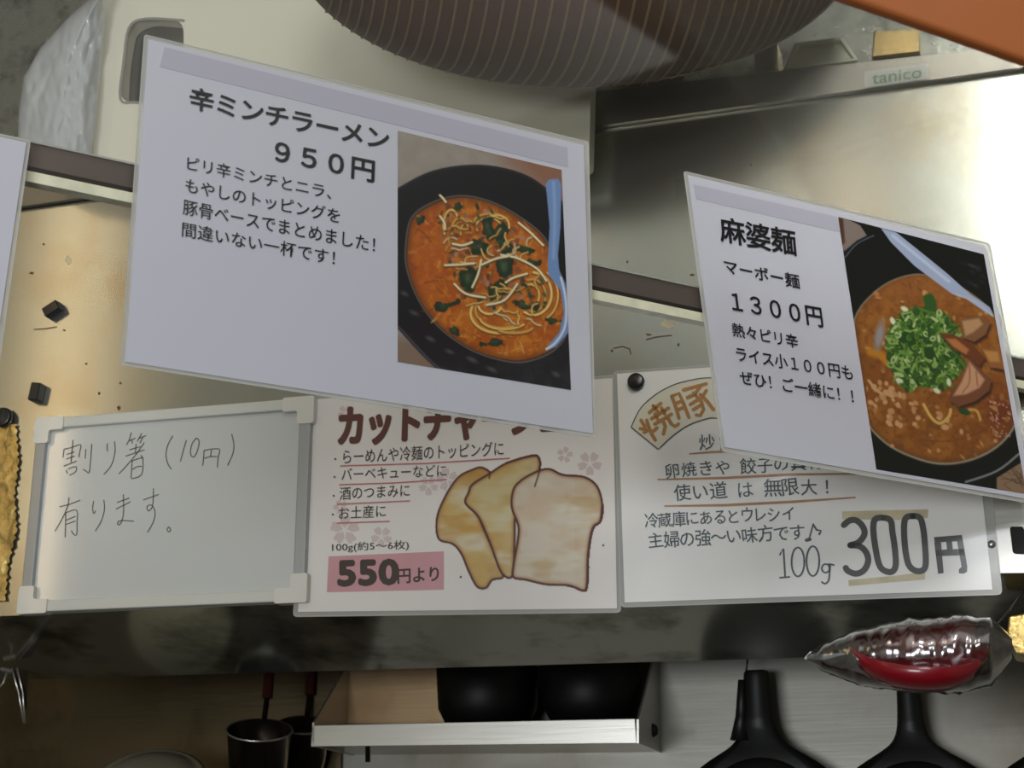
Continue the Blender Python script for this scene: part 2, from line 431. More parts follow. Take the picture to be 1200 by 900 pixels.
# ================================================================ THE SETTING
def room():
    X0, X1, Y0, Y1, Z1 = -2.2, 2.0, -2.4, 2.6, 2.9
    def sbox(name, a, b, m):
        c = [(a[i]+b[i])/2 for i in range(3)]; d = [abs(b[i]-a[i]) for i in range(3)]
        o = box3(name, c, (1, 0, 0), (0, 1, 0), (0, 0, 1), d[0], d[1], d[2], m); tag(o, kind='structure'); return o
    sbox('floor', (X0, Y0, -.05), (X1, Y1, 0), 'floor'); sbox('ceiling', (X0, Y0, Z1), (X1, Y1, Z1+.05), 'ceil')
    sbox('wall_left', (X0-.05, Y0, 0), (X0, Y1, Z1), 'plaster'); sbox('wall_right', (X1, Y0, 0), (X1+.05, Y1, Z1), 'plaster')
    sbox('wall_front', (X0, Y0-.05, 0), (X1, Y0, Z1), 'plaster'); sbox('wall_rear', (X0, Y1, 0), (X1, Y1+.05, Z1), 'plaster')
    # steel cladding of the cooking wall, parallel to the cabinet front
    c = B.P(600, 800, -.43); c.z = 1.45
    o = box3('wall_back', c, B.u, B.v, B.n, 3.2, 2.9, .04, 'backsteel'); tag(o, kind='structure')
room()
o = slab('dark_reflection_1', B, [(-320, 700), (399, 700), (399, 1150), (-320, 1150)], -.402, .004, steel('dark_reflection_steel', (104, 92, 70), .3, (60, 46, 28), .6, metal=.96)); tag(o, kind='structure')  # added dark sheet, stands in for the dark reflection in the left wall steel
# ================================================================ STEEL CABINET
L1 = lambda x: 247-.139*x          # groove under the ledge
L2 = lambda x: 183-.109*x          # top of the ledge
LB = lambda x: 722-.043*x          # bottom edge of the front
LC = lambda x: 797-.028*x          # back edge of the underside
cab = thing('steel_cabinet', 'wide stained stainless steel hood cabinet carrying the magnets and price boards', 'cabinet')
slab('front_panel', B, [(-260, L1(-260)+3), (1330, L1(1330)+3), (1330, LB(1330)), (-260, LB(-260))], 0, .012, 'fascia', cab)
slab('ledge', B, [(-260, L2(-260)), (1330, L2(1330)), (1330, L1(1330)-2), (-260, L1(-260)-2)], .008, .12, 'ledge', cab)
slab('shadow_gap', B, [(-260, L1(-260)-2), (1330, L1(1330)-2), (1330, L1(1330)+3), (-260, L1(-260)+3)], -.006, .008, 'slot', cab)
slab('upper_panel', B, [(-260, -330), (1330, -330), (1330, L2(1330)), (-260, L2(-260))], -.09, .012, 'upper', cab)
def underside():
    xs = np.linspace(-260, 1330, 25); vs_ = []; fs = []
    for x in xs:
        a = B.P(x, LB(x), 0); b = B.P(x, LC(x), -.18)
        vs_ += [a, b, a+Vector((0, 0, .012))-B.n*.012, b+Vector((0, 0, .012))]
    for i in range(len(xs)-1):
        q = 4*i; fs += [(q, q+4, q+5, q+1), (q+2, q+3, q+7, q+6), (q, q+2, q+6, q+4), (q+1, q+5, q+7, q+3)]
    o = mesh('underside', vs_, fs, 'lip', cab); tag(o, 'dark mirror-like sloping underside of the cabinet')
underside()
br = slab('bracket', B, [rnd([(1140, 582), (1215, 588), (1215, 671), (1140, 672)], 1), rnd([(1183, 617), (1200, 617), (1202, 650), (1187, 649)], 4)], .006, .003, 'shelf', cab)
tag(br, 'pale steel bracket plate with a slotted hole')
slab('bracket_slot', B, rnd([(1181, 615), (1204, 615), (1204, 652), (1183, 651)], 2), .0028, .001, 'slot', br)
p = B.P(1162, 638, .006); lathe('bracket_screw', [(0, .003), (.0022, .0026), (.0036, .0012), (.004, 0)], p, B.n, 'shelf', br, 16)
bg = slab('badge', B, rnd([(1013, 84), (1088, 74), (1088, 92), (1013, 103)], 3), .0095, .001, 'plate', cab); tag(bg, 'worn pale badge with green letters')
text('badge_lettering', B, 'tanico', (1022, 99), (1080, 91), 13, .010, 'green', bg, .01)
# rust dots and specks baked on the steel
def blob(x, y, rx, ry, seed, n=12):
    r = random.Random(seed); return [(x+math.cos(2*math.pi*k/n)*rx*r.uniform(.6, 1.15), y+math.sin(2*math.pi*k/n)*ry*r.uniform(.6, 1.15)) for k in range(n)]
k = 0
for (x, y, rx, ry) in [(783, 380, 9, 5), (51, 286, 1.5, 1.5), (37, 320, 3, 1.5), (116, 461, 1.8, 1.8), (101, 426, 1.5, 1.2), (139, 478, 2.2, 3), (75, 387, 2, 1.5), (795, 404, 2, 2),
                       (735, 307, 1.2, 2), (811, 322, 3, 1.4), (760, 392, 4, 1.2), (717, 411, 2, 1.6), (880, 193, 1.2, 1.8), (1012, 213, 1, 1), (141, 449, 1.5, 1.5), (80, 305, 4, 6)]:
    k += 1
    if k == 1 or k > 15: mt = 'beige'
    else: mt = 'stain'
    if y < L1(x): continue
    slab('rust_spot', B, blob(x, y, rx, ry, k), .0004, .0004, mt, cab)
for q in [[(719, 408), (730, 406), (738, 409), (739, 415)], [(40, 386), (55, 385), (66, 383)], [(757, 398), (768, 395), (787, 393)]]: strokes('scratch', B, [q], 1.3, .0004, 'stain', cab)
# ================================================================ CLEAR GUARD
LA = lambda x: 158+.2185*x         # lower edge of the clear pane
g = thing('sneeze_guard', 'clear upright guard pane with a brown bottom rail behind the big laminated menus', 'guard')
slab('pane', A, [(-200, -260), (1310, -260), (1310, LA(1310)), (-200, LA(-200))], -.002, .003, 'acrylic', g)
def band(x0, x1, t0, t1): return [(x0, LA(x0)+t0), (x1, LA(x1)+t0), (x1, LA(x1)+t1), (x0, LA(x0)+t1)]
W = lambda x: 35-.0075*x
def rl(a, b, x0=-200, x1=1310): return [(x0, LA(x0)+a*W(x0)), (x1, LA(x1)+a*W(x1)), (x1, LA(x1)+b*W(x1)), (x0, LA(x0)+b*W(x0))]
slab('rail', A, rl(0.02, .84), -.0055, .006, 'rail', g)
slab('rail_lip', A, rl(.84, .98), -.0045, .008, 'rail_dark', g)
tag(slab('clear_edge', A, rl(1.0, 1.36), -.004, .009, 'edge', g), 'pale yellowish glittering edge strip')
slab('top_glint', A, rl(-.05, .02), -.0045, .002, 'film_edge', g)
# ================================================================ MENU SHEETS
def sheet(pl, film, paper, label, name='menu_sheet', off=.002, group=None, pm='paper', cat='menu', r=4):
    t = thing(name, label, cat, group)
    f = slab('laminate_film', pl, rnd(film, r), off, .0005, 'film', t)
    fl = [film[i] for i in range(4)]
    slab('film_rim', pl, [rnd(fl, r), rnd([(x+(1.3 if i in (0, 3) else -1.3), y+(1.3 if i in (0, 1) else -1.3)) for i, (x, y) in enumerate(fl)], r)], off+.0004, .0004, 'film_edge', f)
    slab('paper', pl, paper, off+.0008, .0004, pm, t)
    return t
U1 = (.04, -1)
s1 = sheet(A, [(169, 40), (690, 166), (698, 513), (141, 428)], [(174, 46), (684, 170), (695, 508), (147, 424)],
           'large laminated menu sheet with orange noodle soup photo and price 950 at upper left')
T = .0036
slab('grey_band', A, [(193, 55), (665, 173), (666, 196), (187, 78)], .0031, .0002, 'band', s1)
text('title', A, '辛ミンチラーメン', (222, 127), (455, 177), 26, T, 'ink', s1, .018, U1, .93)
text('price', A, '９５０円', (322, 190), (438, 214), 25, T, 'ink', s1, .02, U1)
for b, p0, p1, h in [('ピリ辛ミンチとニラ、', (219, 199), (388, 234), 16.5), ('もやしのトッピングを', (217, 225), (398, 262), 17),
                     ('豚骨ベースでまとめました！', (214, 251), (439, 296), 17.5), ('間違いない一杯です！', (213, 277), (392, 311), 17.5)]:
    text('menu_line', A, b, p0, p1, h, T, 'ink', s1, .002, U1)
# --- printed photo 1
q1 = [(466, 153), (658, 199), (669, 457), (466, 424)]
P1 = Paint(q1, 230, 300, lambda x, y: ((x-440)*2.646, (y-140)*2.646))
X, Y = P1.X, P1.Y
P1.col[:] = (158, 150, 138); P1.blend(fbm(X, Y, 40, 1)*.5, (122, 114, 104)); P1.blend((X+ (200-Y)-420)/120, (138, 98, 78))
P1.blend((Y-640)/60, (128, 108, 92))
outer = [(20, 250), (70, 212), (180, 158), (320, 140), (450, 165), (540, 222), (640, 330), (700, 560), (700, 860), (560, 850), (400, 822), (250, 800), (180, 765), (75, 655), (0, 560)]
d = P1.poly(outer, (22, 21, 25), 3)
P1.blend(np.exp(-((d+6)/4)**2)*.5*(Y > 500), (112, 112, 124)); P1.blend(np.exp(-((d+5)/3)**2)*.35*(Y < 400), (70, 70, 82))
inner = [(100, 400), (118, 310), (185, 262), (270, 243), (360, 262), (450, 310), (520, 370), (560, 460), (594, 560), (590, 650), (545, 712), (460, 745), (380, 738), (290, 705), (200, 640), (140, 560), (105, 470)]
P1.blend(((Y-620)/200)*.5*fbm(X, Y, 30, 4)*(d < -2), (84, 84, 94))
for (a, b_, r1) in [(300, 745, 16), (230, 720, 12), (170, 680, 14), (360, 775, 14), (120, 600, 14), (90, 540, 12), (560, 790, 12)]:
    P1.ell(a, b_, r1, 6, 25, (120, 118, 124), 9, .5)
dd = P1.poly([(x*1.0+(x-345)*.035, y+(y-495)*.035) for x, y in inner], (58, 44, 36), 4)
P1.blend(np.exp(-((dd+2)/2.5)**2)*.5, (150, 140, 130))
d = P1.poly(inner, (178, 98, 28), 3); ins = d < 0
n = fbm(X, Y, 60, 7); n2 = fbm(X, Y, 14, 9)
P1.blend(ins*np.clip((n-.4)*3, 0, .8), (160, 76, 22)); P1.blend(ins*np.clip((n2-.5)*3, 0, .6), (214, 138, 44))
P1.blend(ins*np.clip((250-X)/220, 0, .55), (172, 78, 26)); P1.blend(ins*np.exp(-(d/14)**2)*.55, (96, 52, 20))
r = random.Random(3)
def scatter(Pt, n, reg, fn):
    Pg = catmull(reg, 4, True); xs = [p[0] for p in Pg]; ys = [p[1] for p in Pg]; c = 0
    while c < n:
        x, y = r.uniform(min(xs), max(xs)), r.uniform(min(ys), max(ys))
        if Pt.sdpoly(Pg, np.array([x]), np.array([y]))[0] < 0: fn(x, y); c += 1
def shred(x, y):
    a = r.uniform(0, 3.14); l = r.uniform(8, 22)
    P1.line([(x-math.cos(a)*l, y-math.sin(a)*l), (x, y+r.uniform(-4, 4)), (x+math.cos(a)*l, y+math.sin(a)*l)], r.uniform(3, 5), r.choice([(200, 132, 56), (170, 92, 30), (208, 158, 84), (120, 62, 26)]), 3, True, .6)
scatter(P1, 90, inner, shred)
core = [(190, 290), (300, 270), (410, 300), (480, 420), (540, 560), (440, 600), (280, 560), (220, 440)]
def meat(x, y):
    P1.ell(x, y, r.uniform(6, 13), r.uniform(5, 9), r.uniform(0, 90), r.choice([(150, 100, 74), (176, 122, 92), (112, 66, 46), (132, 80, 50)]), 3, .9)
scatter(P1, 120, core, meat)
def loop_(cx, cy, a, b_, t0, t1, wd, c):
    pts = [(cx+a*math.cos(R(t0+(t1-t0)*k/8)), cy+b_*math.sin(R(t0+(t1-t0)*k/8))) for k in range(9)]
    P1.line([(x, y+3) for x, y in pts], wd+4, (110, 62, 24), 4, True, .7); P1.line(pts, wd, c, 1.8, True, 1, .2)
NC = [(208, 170, 92), (216, 184, 108), (190, 146, 70)]
for args in [(235, 330, 24, 50, 150, 330, 7), (262, 345, 26, 40, 160, 340, 7), (290, 350, 26, 36, 170, 350, 7), (355, 320, 50, 28, 180, 350, 7), (350, 335, 40, 30, 190, 350, 6), (375, 330, 40, 34, 210, 370, 7),
             (490, 540, 56, 66, -90, 120, 8), (486, 545, 42, 50, -110, 100, 7), (480, 545, 28, 34, -130, 130, 7), (500, 545, 66, 80, -60, 60, 6),
             (385, 600, 90, 62, 60, 200, 9), (392, 590, 82, 56, 50, 200, 7), (400, 610, 78, 40, 40, 170, 7), (355, 575, 36, 28, 20, 170, 7), (430, 640, 60, 22, 20, 140, 8)]:
    loop_(*args, r.choice(NC))
def leaf(pts, c=(34, 50, 34)):
    P1.poly(pts, c, 4, True, .92, 5, 26); m_ = np.mean(pts, 0); P1.poly([((x+m_[0])/2-3, (y+m_[1])/2-3) for x, y in pts], (66, 90, 56), 6, True, .45, 5, 20)
for pts in [[(332, 310), (352, 300), (366, 330), (372, 372), (350, 380), (336, 350)], [(366, 350), (392, 320), (408, 336), (396, 366), (372, 384)],
            [(298, 378), (330, 372), (352, 392), (330, 420), (300, 412)], [(384, 372), (412, 378), (418, 408), (396, 420)], [(262, 470), (300, 458), (318, 500), (290, 540), (264, 520)],
            [(374, 440), (412, 424), (426, 452), (410, 492), (384, 484)], [(352, 520), (392, 492), (404, 530), (386, 572), (358, 560)], [(430, 560), (470, 572), (506, 570), (500, 592), (450, 590)],
            [(190, 572), (230, 562), (262, 566), (226, 588), (192, 592)], [(330, 690), (390, 682), (392, 698), (340, 704)], [(524, 612), (575, 622), (568, 634), (530, 626)],
            [(446, 396), (482, 400), (490, 412), (452, 410)], [(470, 438), (510, 436), (506, 450), (474, 450)], [(126, 312), (150, 300), (146, 322), (128, 330)], [(230, 650), (256, 642), (262, 672), (238, 668)],
            [(236, 268), (262, 262), (266, 282), (240, 286)]]: leaf(pts)
scatter(P1, 70, core, lambda x, y: P1.ell(x, y, r.uniform(4, 14), r.uniform(2.5, 6), r.uniform(0, 180), r.choice([(38, 52, 34), (52, 66, 40), (70, 84, 50), (86, 60, 40)]), 4, .8))
def tangle(x, y):
    a = r.uniform(0, 6.28); pts = [(x, y)]
    for k in range(4): a += r.uniform(-.9, .9); pts.append((pts[-1][0]+13*math.cos(a), pts[-1][1]+11*math.sin(a)))
    P1.line([(p, q+3) for p, q in pts], 8, (108, 62, 26), 4, True, .5); P1.line(pts, 5, r.choice(NC+[(204, 190, 146)]), 2, True, .85)
scatter(P1, 34, [(210, 300), (400, 300), (500, 420), (540, 520), (450, 640), (300, 600), (240, 480)], tangle)
for pts in [[(300, 520), (318, 480), (328, 436)], [(245, 510), (280, 540), (340, 552)], [(345, 575), (400, 560), (440, 510)], [(390, 420), (440, 430), (500, 462), (530, 500)], [(330, 450), (372, 432), (410, 424)],
            [(215, 452), (260, 450), (306, 446)], [(200, 235), (210, 245), (218, 256)], [(200, 300), (214, 320), (216, 340)], [(444, 320), (480, 350), (520, 390)], [(240, 385), (270, 390), (300, 380)], [(404, 505), (430, 490), (470, 478)]]:
    P1.line([(x+2, y+4) for x, y in pts], 10, (84, 52, 24), 4, True, .6); P1.line(pts, 7, (216, 204, 162), 2, True, 1, .15)
P1.poly([(528, 200), (538, 186), (566, 184), (576, 200), (574, 330), (566, 420), (570, 470), (590, 510), (600, 600), (598, 660), (560, 705), (530, 716), (536, 700), (570, 660), (584, 600), (574, 530), (536, 480), (534, 440), (540, 330)], (112, 142, 188), 3, False)
P1.line([(552, 195), (556, 300), (552, 430)], 9, (146, 172, 208), 8, True, .7); P1.line([(575, 490), (590, 560), (588, 640), (560, 690), (530, 712)], 7, (206, 214, 224), 3, True, .9)
ph = P1.build('printed_photo', A, .0032, s1, GAIN); tag(ph, 'printed photo of orange soup noodles in a black bowl with blue spoon')
# --- sheet 2
s2 = sheet(A, [(801, 200), (1160, 285), (1218, 592), (846, 529)], [(806, 205), (1155, 289), (1211, 586), (850, 524)],
           'laminated menu sheet with brown tofu noodle photo and price 1300 at right', off=.0025)
U2 = (-.13, -1)
slab('grey_band', A, [(813, 216), (981, 254), (984, 272), (816, 233)], .0036, .0002, 'band', s2)
T2 = .0042
text('title', A, '麻婆麺', (845, 283), (934, 300), 30, T2, 'ink', s2, .018, (-.09, -1), .95)
text('price', A, '１３００円', (859, 365), (965, 384), 23, T2, 'ink', s2, .018, U2)
for b, p0, p1, h in [('マーボー麺', (850, 320), (938, 339), 17), ('熱々ピリ辛', (859, 394), (936, 409), 16.5), ('ライス小１００円も', (864, 423), (1000, 446), 17), ('ぜひ！ご一緒に！！', (868, 450), (1001, 473), 17)]:
    text('menu_line', A, b, p0, p1, h, T2, 'ink', s2, .012, U2)
q2 = [(982, 254), (1153, 298), (1203, 579), (1027, 550)]
P2 = Paint(q2, 215, 320, lambda x, y: ((x-960)*2.5, (y-240)*2.5))
X, Y = P2.X, P2.Y
P2.col[:] = (12, 12, 13)
P2.poly([(40, 20), (120, 60), (140, 90), (110, 105), (75, 135), (50, 130)], (132, 118, 108), 4, False)
P2.poly([(52, 36), (70, 40), (76, 110), (66, 120), (56, 90)], (78, 52, 40), 6, False)
P2.poly([(520, 800), (600, 750), (620, 860), (520, 850)], (140, 112, 88), 4, False)
P2.line([(75, 155), (110, 115), (160, 90)], 3, (96, 104, 116), 3)
P2.line([(430, 812), (520, 780), (585, 730)], 7, (146, 150, 150), 4, True, .8)
for a in range(16): P2.line([(540+r.uniform(-10, 60), 770+r.uniform(0, 60)), (560+r.uniform(0, 60), 790+r.uniform(0, 60))], 2, (90, 70, 54), 2)
for a in range(14): P2.ell(r.uniform(420, 480), r.uniform(170, 250), 8, 4, 30, (52, 58, 60), 6, .5)
s_in = [(106, 370), (112, 320), (150, 270), (210, 226), (290, 205), (380, 225), (470, 280), (520, 340), (550, 450), (575, 560), (572, 640), (520, 705), (440, 745), (350, 755), (260, 730), (190, 690), (140, 630), (125, 540)]
dd = P2.poly([(x+(x-340)*.02, y+(y-490)*.02+2) for x, y in s_in], (150, 140, 118), 4, True, .8)
d = P2.poly(s_in, (136, 80, 30), 3); ins = d < 0
n = fbm(X, Y, 70, 3); n2 = fbm(X, Y, 12, 5)
P2.blend(ins*np.clip((n-.42)*3, 0, .7), (164, 104, 40)); P2.blend(ins*np.clip((.5-n2)*3, 0, .5), (112, 62, 24))
P2.blend(ins*np.clip((X-430)/100, 0, 1)*np.clip(1-abs(Y-600)/120, 0, 1)*.6, (96, 36, 20)); P2.blend(ins*np.exp(-(d/12)**2)*.5, (92, 56, 26))
P2.blend(ins*np.clip((320-Y)/130, 0, .5), (142, 88, 44))
def crumb(x, y): P2.ell(x, y, r.uniform(4, 11), r.uniform(3, 8), r.uniform(0, 90), r.choice([(176, 122, 72), (196, 142, 90), (120, 72, 34), (150, 96, 48)]), 3, .75)
scatter(P2, 170, s_in, crumb)
scatter(P2, 40, [(130, 560), (200, 520), (300, 600), (440, 640), (400, 680), (200, 640)], lambda x, y: P2.ell(x, y, r.uniform(6, 13), r.uniform(5, 10), r.uniform(0, 90), r.choice([(188, 138, 92), (204, 154, 108)]), 3, .8))
P2.line([(306, 585), (330, 625), (355, 640), (380, 620), (385, 600)], 9, (200, 160, 84), 2, True, 1, .15); P2.line([(440, 600), (462, 604), (472, 630)], 8, (196, 150, 78), 2)
P2.line([(145, 515), (165, 540), (185, 555)], 8, (196, 160, 110), 2); P2.line([(150, 430), (180, 440), (200, 460)], 26, (188, 122, 26), 10, True, .8); P2.ell(176, 385, 16, 50, 10, (150, 142, 140), 8, .6)
P2.line([(300, 690), (400, 690), (500, 650), (560, 590)], 3, (92, 52, 22), 3, True, .6)
P2.poly([(180, 68), (225, 80), (300, 140), (380, 205), (440, 260), (500, 300), (512, 330), (480, 310), (430, 275), (390, 262), (350, 232), (280, 180), (210, 110)], (158, 170, 196), 3, False)
P2.line([(215, 90), (300, 160), (380, 225)], 8, (186, 198, 218), 6); P2.line([(400, 262), (460, 285), (508, 325)], 5, (176, 180, 186), 3)
gl = [(200, 400), (215, 350), (260, 315), (310, 300), (370, 320), (400, 360), (410, 420), (420, 470), (400, 510), (350, 540), (300, 530), (260, 545), (225, 510), (205, 460)]
P2.poly(gl, (36, 70, 24), 8)
P2.poly([(305, 270), (330, 262), (345, 300), (320, 315)], (46, 84, 30), 5)
def onion(x, y):
    a = r.uniform(0, 180); c = r.choice([(78, 116, 40), (104, 140, 56), (58, 94, 34), (132, 162, 84), (168, 188, 126), (44, 76, 28)])
    if r.random() < .45:
        P2.ell(x, y, r.uniform(9, 14), r.uniform(6, 9), a, c, 2.5, .95); P2.ell(x, y, 5, 3, a, (52, 86, 26), 2.5, .8)
    else:
        l = r.uniform(7, 15); P2.line([(x-l*math.cos(R(a)), y-l*math.sin(R(a))), (x+l*math.cos(R(a)), y+l*math.sin(R(a)))], r.uniform(6, 10), c, 2.5, False, .95)
scatter(P2, 330, gl, onion)
for x, y in [(235, 515), (345, 545), (380, 520), (215, 340), (250, 305)]: P2.ell(x, y, 12, 7, r.uniform(0, 90), (206, 216, 178), 3, .9)
def chunk(pts, c, hi, pts2):
    P2.poly([(x+4, y+8) for x, y in pts], (40, 22, 14), 10, False, .8); P2.poly(pts, c, 4, False); P2.poly(pts2, hi, 6, False, .85)
chunk([(412, 335), (470, 325), (502, 345), (488, 380), (455, 402), (420, 390)], (126, 84, 52), (180, 138, 96), [(418, 340), (468, 332), (480, 350), (450, 375), (428, 385)])
chunk([(352, 375), (390, 378), (450, 410), (486, 450), (470, 474), (430, 440), (390, 420)], (108, 58, 30), (176, 112, 62), [(370, 392), (400, 392), (440, 424), (430, 440), (392, 416)])
chunk([(476, 420), (530, 425), (545, 455), (545, 484), (500, 476)], (146, 92, 48), (186, 130, 72), [(480, 426), (524, 430), (530, 460), (500, 460)])
chunk([(440, 450), (470, 480), (505, 515), (498, 545), (460, 575), (410, 592), (384, 575), (380, 560), (410, 520)], (118, 72, 46), (196, 148, 112), [(440, 458), (465, 488), (486, 512), (470, 536), (430, 556), (392, 560), (418, 515)])
P2.line([(440, 470), (440, 520), (420, 550)], 4, (160, 98, 70), 4); P2.line([(460, 490), (464, 530)], 4, (160, 98, 70), 4)
P2.ell(425, 606, 18, 9, 20, (40, 70, 34), 3)
for a in range(45): P2.ell(r.uniform(500, 560), r.uniform(570, 680), r.uniform(2, 6), 2.5, r.uniform(0, 90), (196, 150, 138), 2, .6)
ph = P2.build('printed_photo', A, .0036, s2, GAIN*.95); tag(ph, 'printed photo of brown soup with green onion and meat in a black bowl')
# --- sheet cut off at the left
s3 = sheet(A, [(-330, 85), (36, 165), (-3, 445), (-360, 405)], [(-325, 90), (31, 167), (-9, 438), (-352, 400)],
           'plain edge of a laminated sheet cut off by the left frame edge', off=.002)
# ================================================================ PRICE BOARDS ON THE STEEL
b1 = sheet(B, [(364, 464), (722, 439), (728, 718), (343, 723)], [(368, 468), (718, 443), (723, 713), (349, 717)],
           'laminated price card with drawn pork slices and 550 on a pink label', 'price_card', .004, pm='board_paper', cat='price card', r=6)
T = .0054
def flower(x, y, rr, seed):
    r_ = random.Random(seed); a0 = r_.uniform(0, 1.2)
    o_vs, o_fs = [], []
    for k in range(5):
        a = a0+k*2*math.pi/5; c, s = math.cos(a), math.sin(a)
        pts = [(.15, 0), (.45, -.28), (.85, -.3), (.95, -.14), (.86, 0), (.95, .14), (.85, .3), (.45, .28)]
        b0 = len(o_vs); o_vs += [B.P(x+rr*(px*c-py*s), y+rr*(px*s+py*c), .0051) for px, py in pts]; o_fs.append(tuple(range(b0, b0+8)))
    mesh('printed_blossom', o_vs, o_fs, 'petal', b1)
for i, f_ in enumerate([(662, 533, 10), (691, 543, 15), (502, 569, 12), (524, 562, 14), (404, 621, 18), (447, 629, 13), (405, 484, 10), (399, 594, 9)]): flower(*f_, i+2)
text('title', B, 'カットチャーシュー', (397, 523), (694, 506), 44, T, 'brown_ink', b1, .062, (.03, -1), .98, 4)
text('card_line', B, 'らーめんや冷麺のトッピングに', (402, 544), (590, 534), 17, T, 'dark_ink', b1, .004)
text('card_line', B, 'バーベキューなどに', (400, 563), (523, 558), 14, T, 'dark_ink', b1, .004)
text('card_line', B, '酒のつまみに', (398, 586), (480, 582), 15, T, 'dark_ink', b1, .004)
text('card_line', B, 'お土産に', (397, 609), (452, 606), 15, T, 'dark_ink', b1, .004)
text('weight_line', B, '100g(約5～6枚)', (389, 648), (479, 645), 12, T, 'dark_ink', b1, .004)
strokes('underline', B, [[(399, 546), (500, 543), (597, 537)], [(398, 568), (460, 566), (523, 562)], [(395, 591), (480, 587)], [(395, 613), (456, 611)]], 1.6, T, 'red_line', b1)
for (x, y) in [(393, 538), (392, 559), (391, 581), (390, 603)]: slab('bullet', B, blob(x, y, 1.5, 1.5, 3, 8), T, .0001, 'dark_ink', b1)
slab('price_label', B, [(385, 652), (520, 646), (520, 691), (383, 694)], .0051, .0001, 'pink', b1)
text('price', B, '550', (397, 686), (466, 684), 28, T, 'dark_ink', b1, .045, space=1.05)
text('price_unit', B, '円より', (466, 684), (514, 681), 17, T, 'dark_ink', b1, .022)
for (x, y) in [(707, 639), (540, 676), (690, 665)]: slab('speck', B, blob(x, y, 1.3, 1.8, 4, 8), T, .0001, 'stain', b1)
# painted pork slices
P3 = Paint([(500, 525), (716, 525), (716, 700), (500, 700)], 235, 190, lambda x, y: ((x-340)*3, (y-430)*3))
X, Y = P3.X, P3.Y; P3.col[:] = (237, 232, 226)
SA = [(590, 385), (640, 358), (672, 350), (704, 368), (700, 392), (660, 420), (650, 470), (680, 560), (720, 650), (752, 736), (712, 752), (690, 780), (655, 775), (625, 720), (600, 660), (570, 625), (520, 606), (514, 530), (545, 450)]
SB = [(640, 410), (700, 372), (760, 335), (858, 308), (880, 330), (878, 362), (860, 420), (800, 500), (792, 620), (785, 735), (742, 728), (700, 620), (660, 530), (614, 480), (625, 440)]
SC_ = [(778, 450), (795, 410), (850, 372), (908, 355), (960, 376), (1035, 384), (1082, 420), (1100, 490), (1092, 545), (1066, 570), (1050, 660), (1046, 770), (1030, 790), (980, 772), (900, 768), (830, 752), (784, 742), (782, 700), (796, 620), (800, 560), (778, 500)]
keepm = np.zeros(X.shape, bool)
def slice_(pts, base, warm, seed, warmfn):
    global keepm
    d = P3.poly([(x+(x-np.mean([p[0] for p in pts]))*.008, y) for x, y in pts], (92, 48, 34), 3); keepm |= d < 3; m_ = (d < -3)
    n = fbm(X*.5, Y, 60, seed); k = np.clip(-(d+6)/4, 0, 1)
    P3.blend(k, base); P3.blend(k*np.clip(warmfn(X, Y)+(n-.5)*1.6, 0, 1)*.9, warm)
    P3.blend(k*np.clip((fbm(X*.35, Y*1.1, 60, seed+4)-.5)*3, 0, .8), (244, 238, 216)); P3.blend(k*np.exp(-((d+8)/7)**2)*.45, (186, 116, 62))
    P3.blend(k*np.clip((.42-fbm(X*.6, Y, 80, seed+8))*3, 0, .5), (206, 168, 108))
slice_(SA, (232, 204, 138), (214, 158, 62), 3, lambda x, y: .35+.3*((y < 620) & (y > 520))+.3*(y < 400))
slice_(SB, (230, 212, 160), (218, 164, 70), 13, lambda x, y: .2+.5*np.clip((y-520)/120, 0, 1)*(y < 660))
slice_(SC_, (236, 224, 204), (222, 190, 150), 23, lambda x, y: .25+.2*(x > 1000))
P3.line(SC_[7:13], 13, (96, 44, 40), 4); P3.line(SC_[11:14], 9, (104, 44, 38), 3); P3.line(SB[2:7], 5, (100, 48, 36), 3); P3.line(SA[3:5], 5, (100, 48, 36), 3)
art = P3.build('pork_slice_drawing', B, .0052, b1, .80, keepm); tag(art, 'painted drawing of three overlapping pork slices with brown rinds')
# --- handwritten card
b2 = sheet(B, [(718, 435), (1145, 406), (1175, 697), (727, 712)], [(723, 438), (1133, 410), (1163, 691), (732, 706)],
           'handwritten laminated card reading 100g 300 yen with orange title fan', 'price_card', .007, pm='board_paper2', cat='price card', r=7)
T = .0084
fan_o = [(739.6, 500.5), (751, 478), (769, 462), (787, 452), (804.5, 446.6), (831, 442.7), (865, 447), (900, 458), (925, 478), (935, 495)]
fan_i = [(905, 523), (885, 506), (865, 496), (838, 490), (822, 492.5), (804.5, 499.6), (787, 512), (771.6, 526.7)]
slab('title_wash', B, catmull(fan_o, 4)+catmull(fan_i, 4), .0081, .0001, 'cream_fill', b2)
strokes('title_fan_outline', B, [catmull(fan_o, 5)+fan_i[:1], catmull(fan_i, 5)+[fan_o[0]]], 1.3, T, 'char_ink', b2)
def c5(pts): return [(680+x/5.62, 400+y/5.62) for x, y in pts]
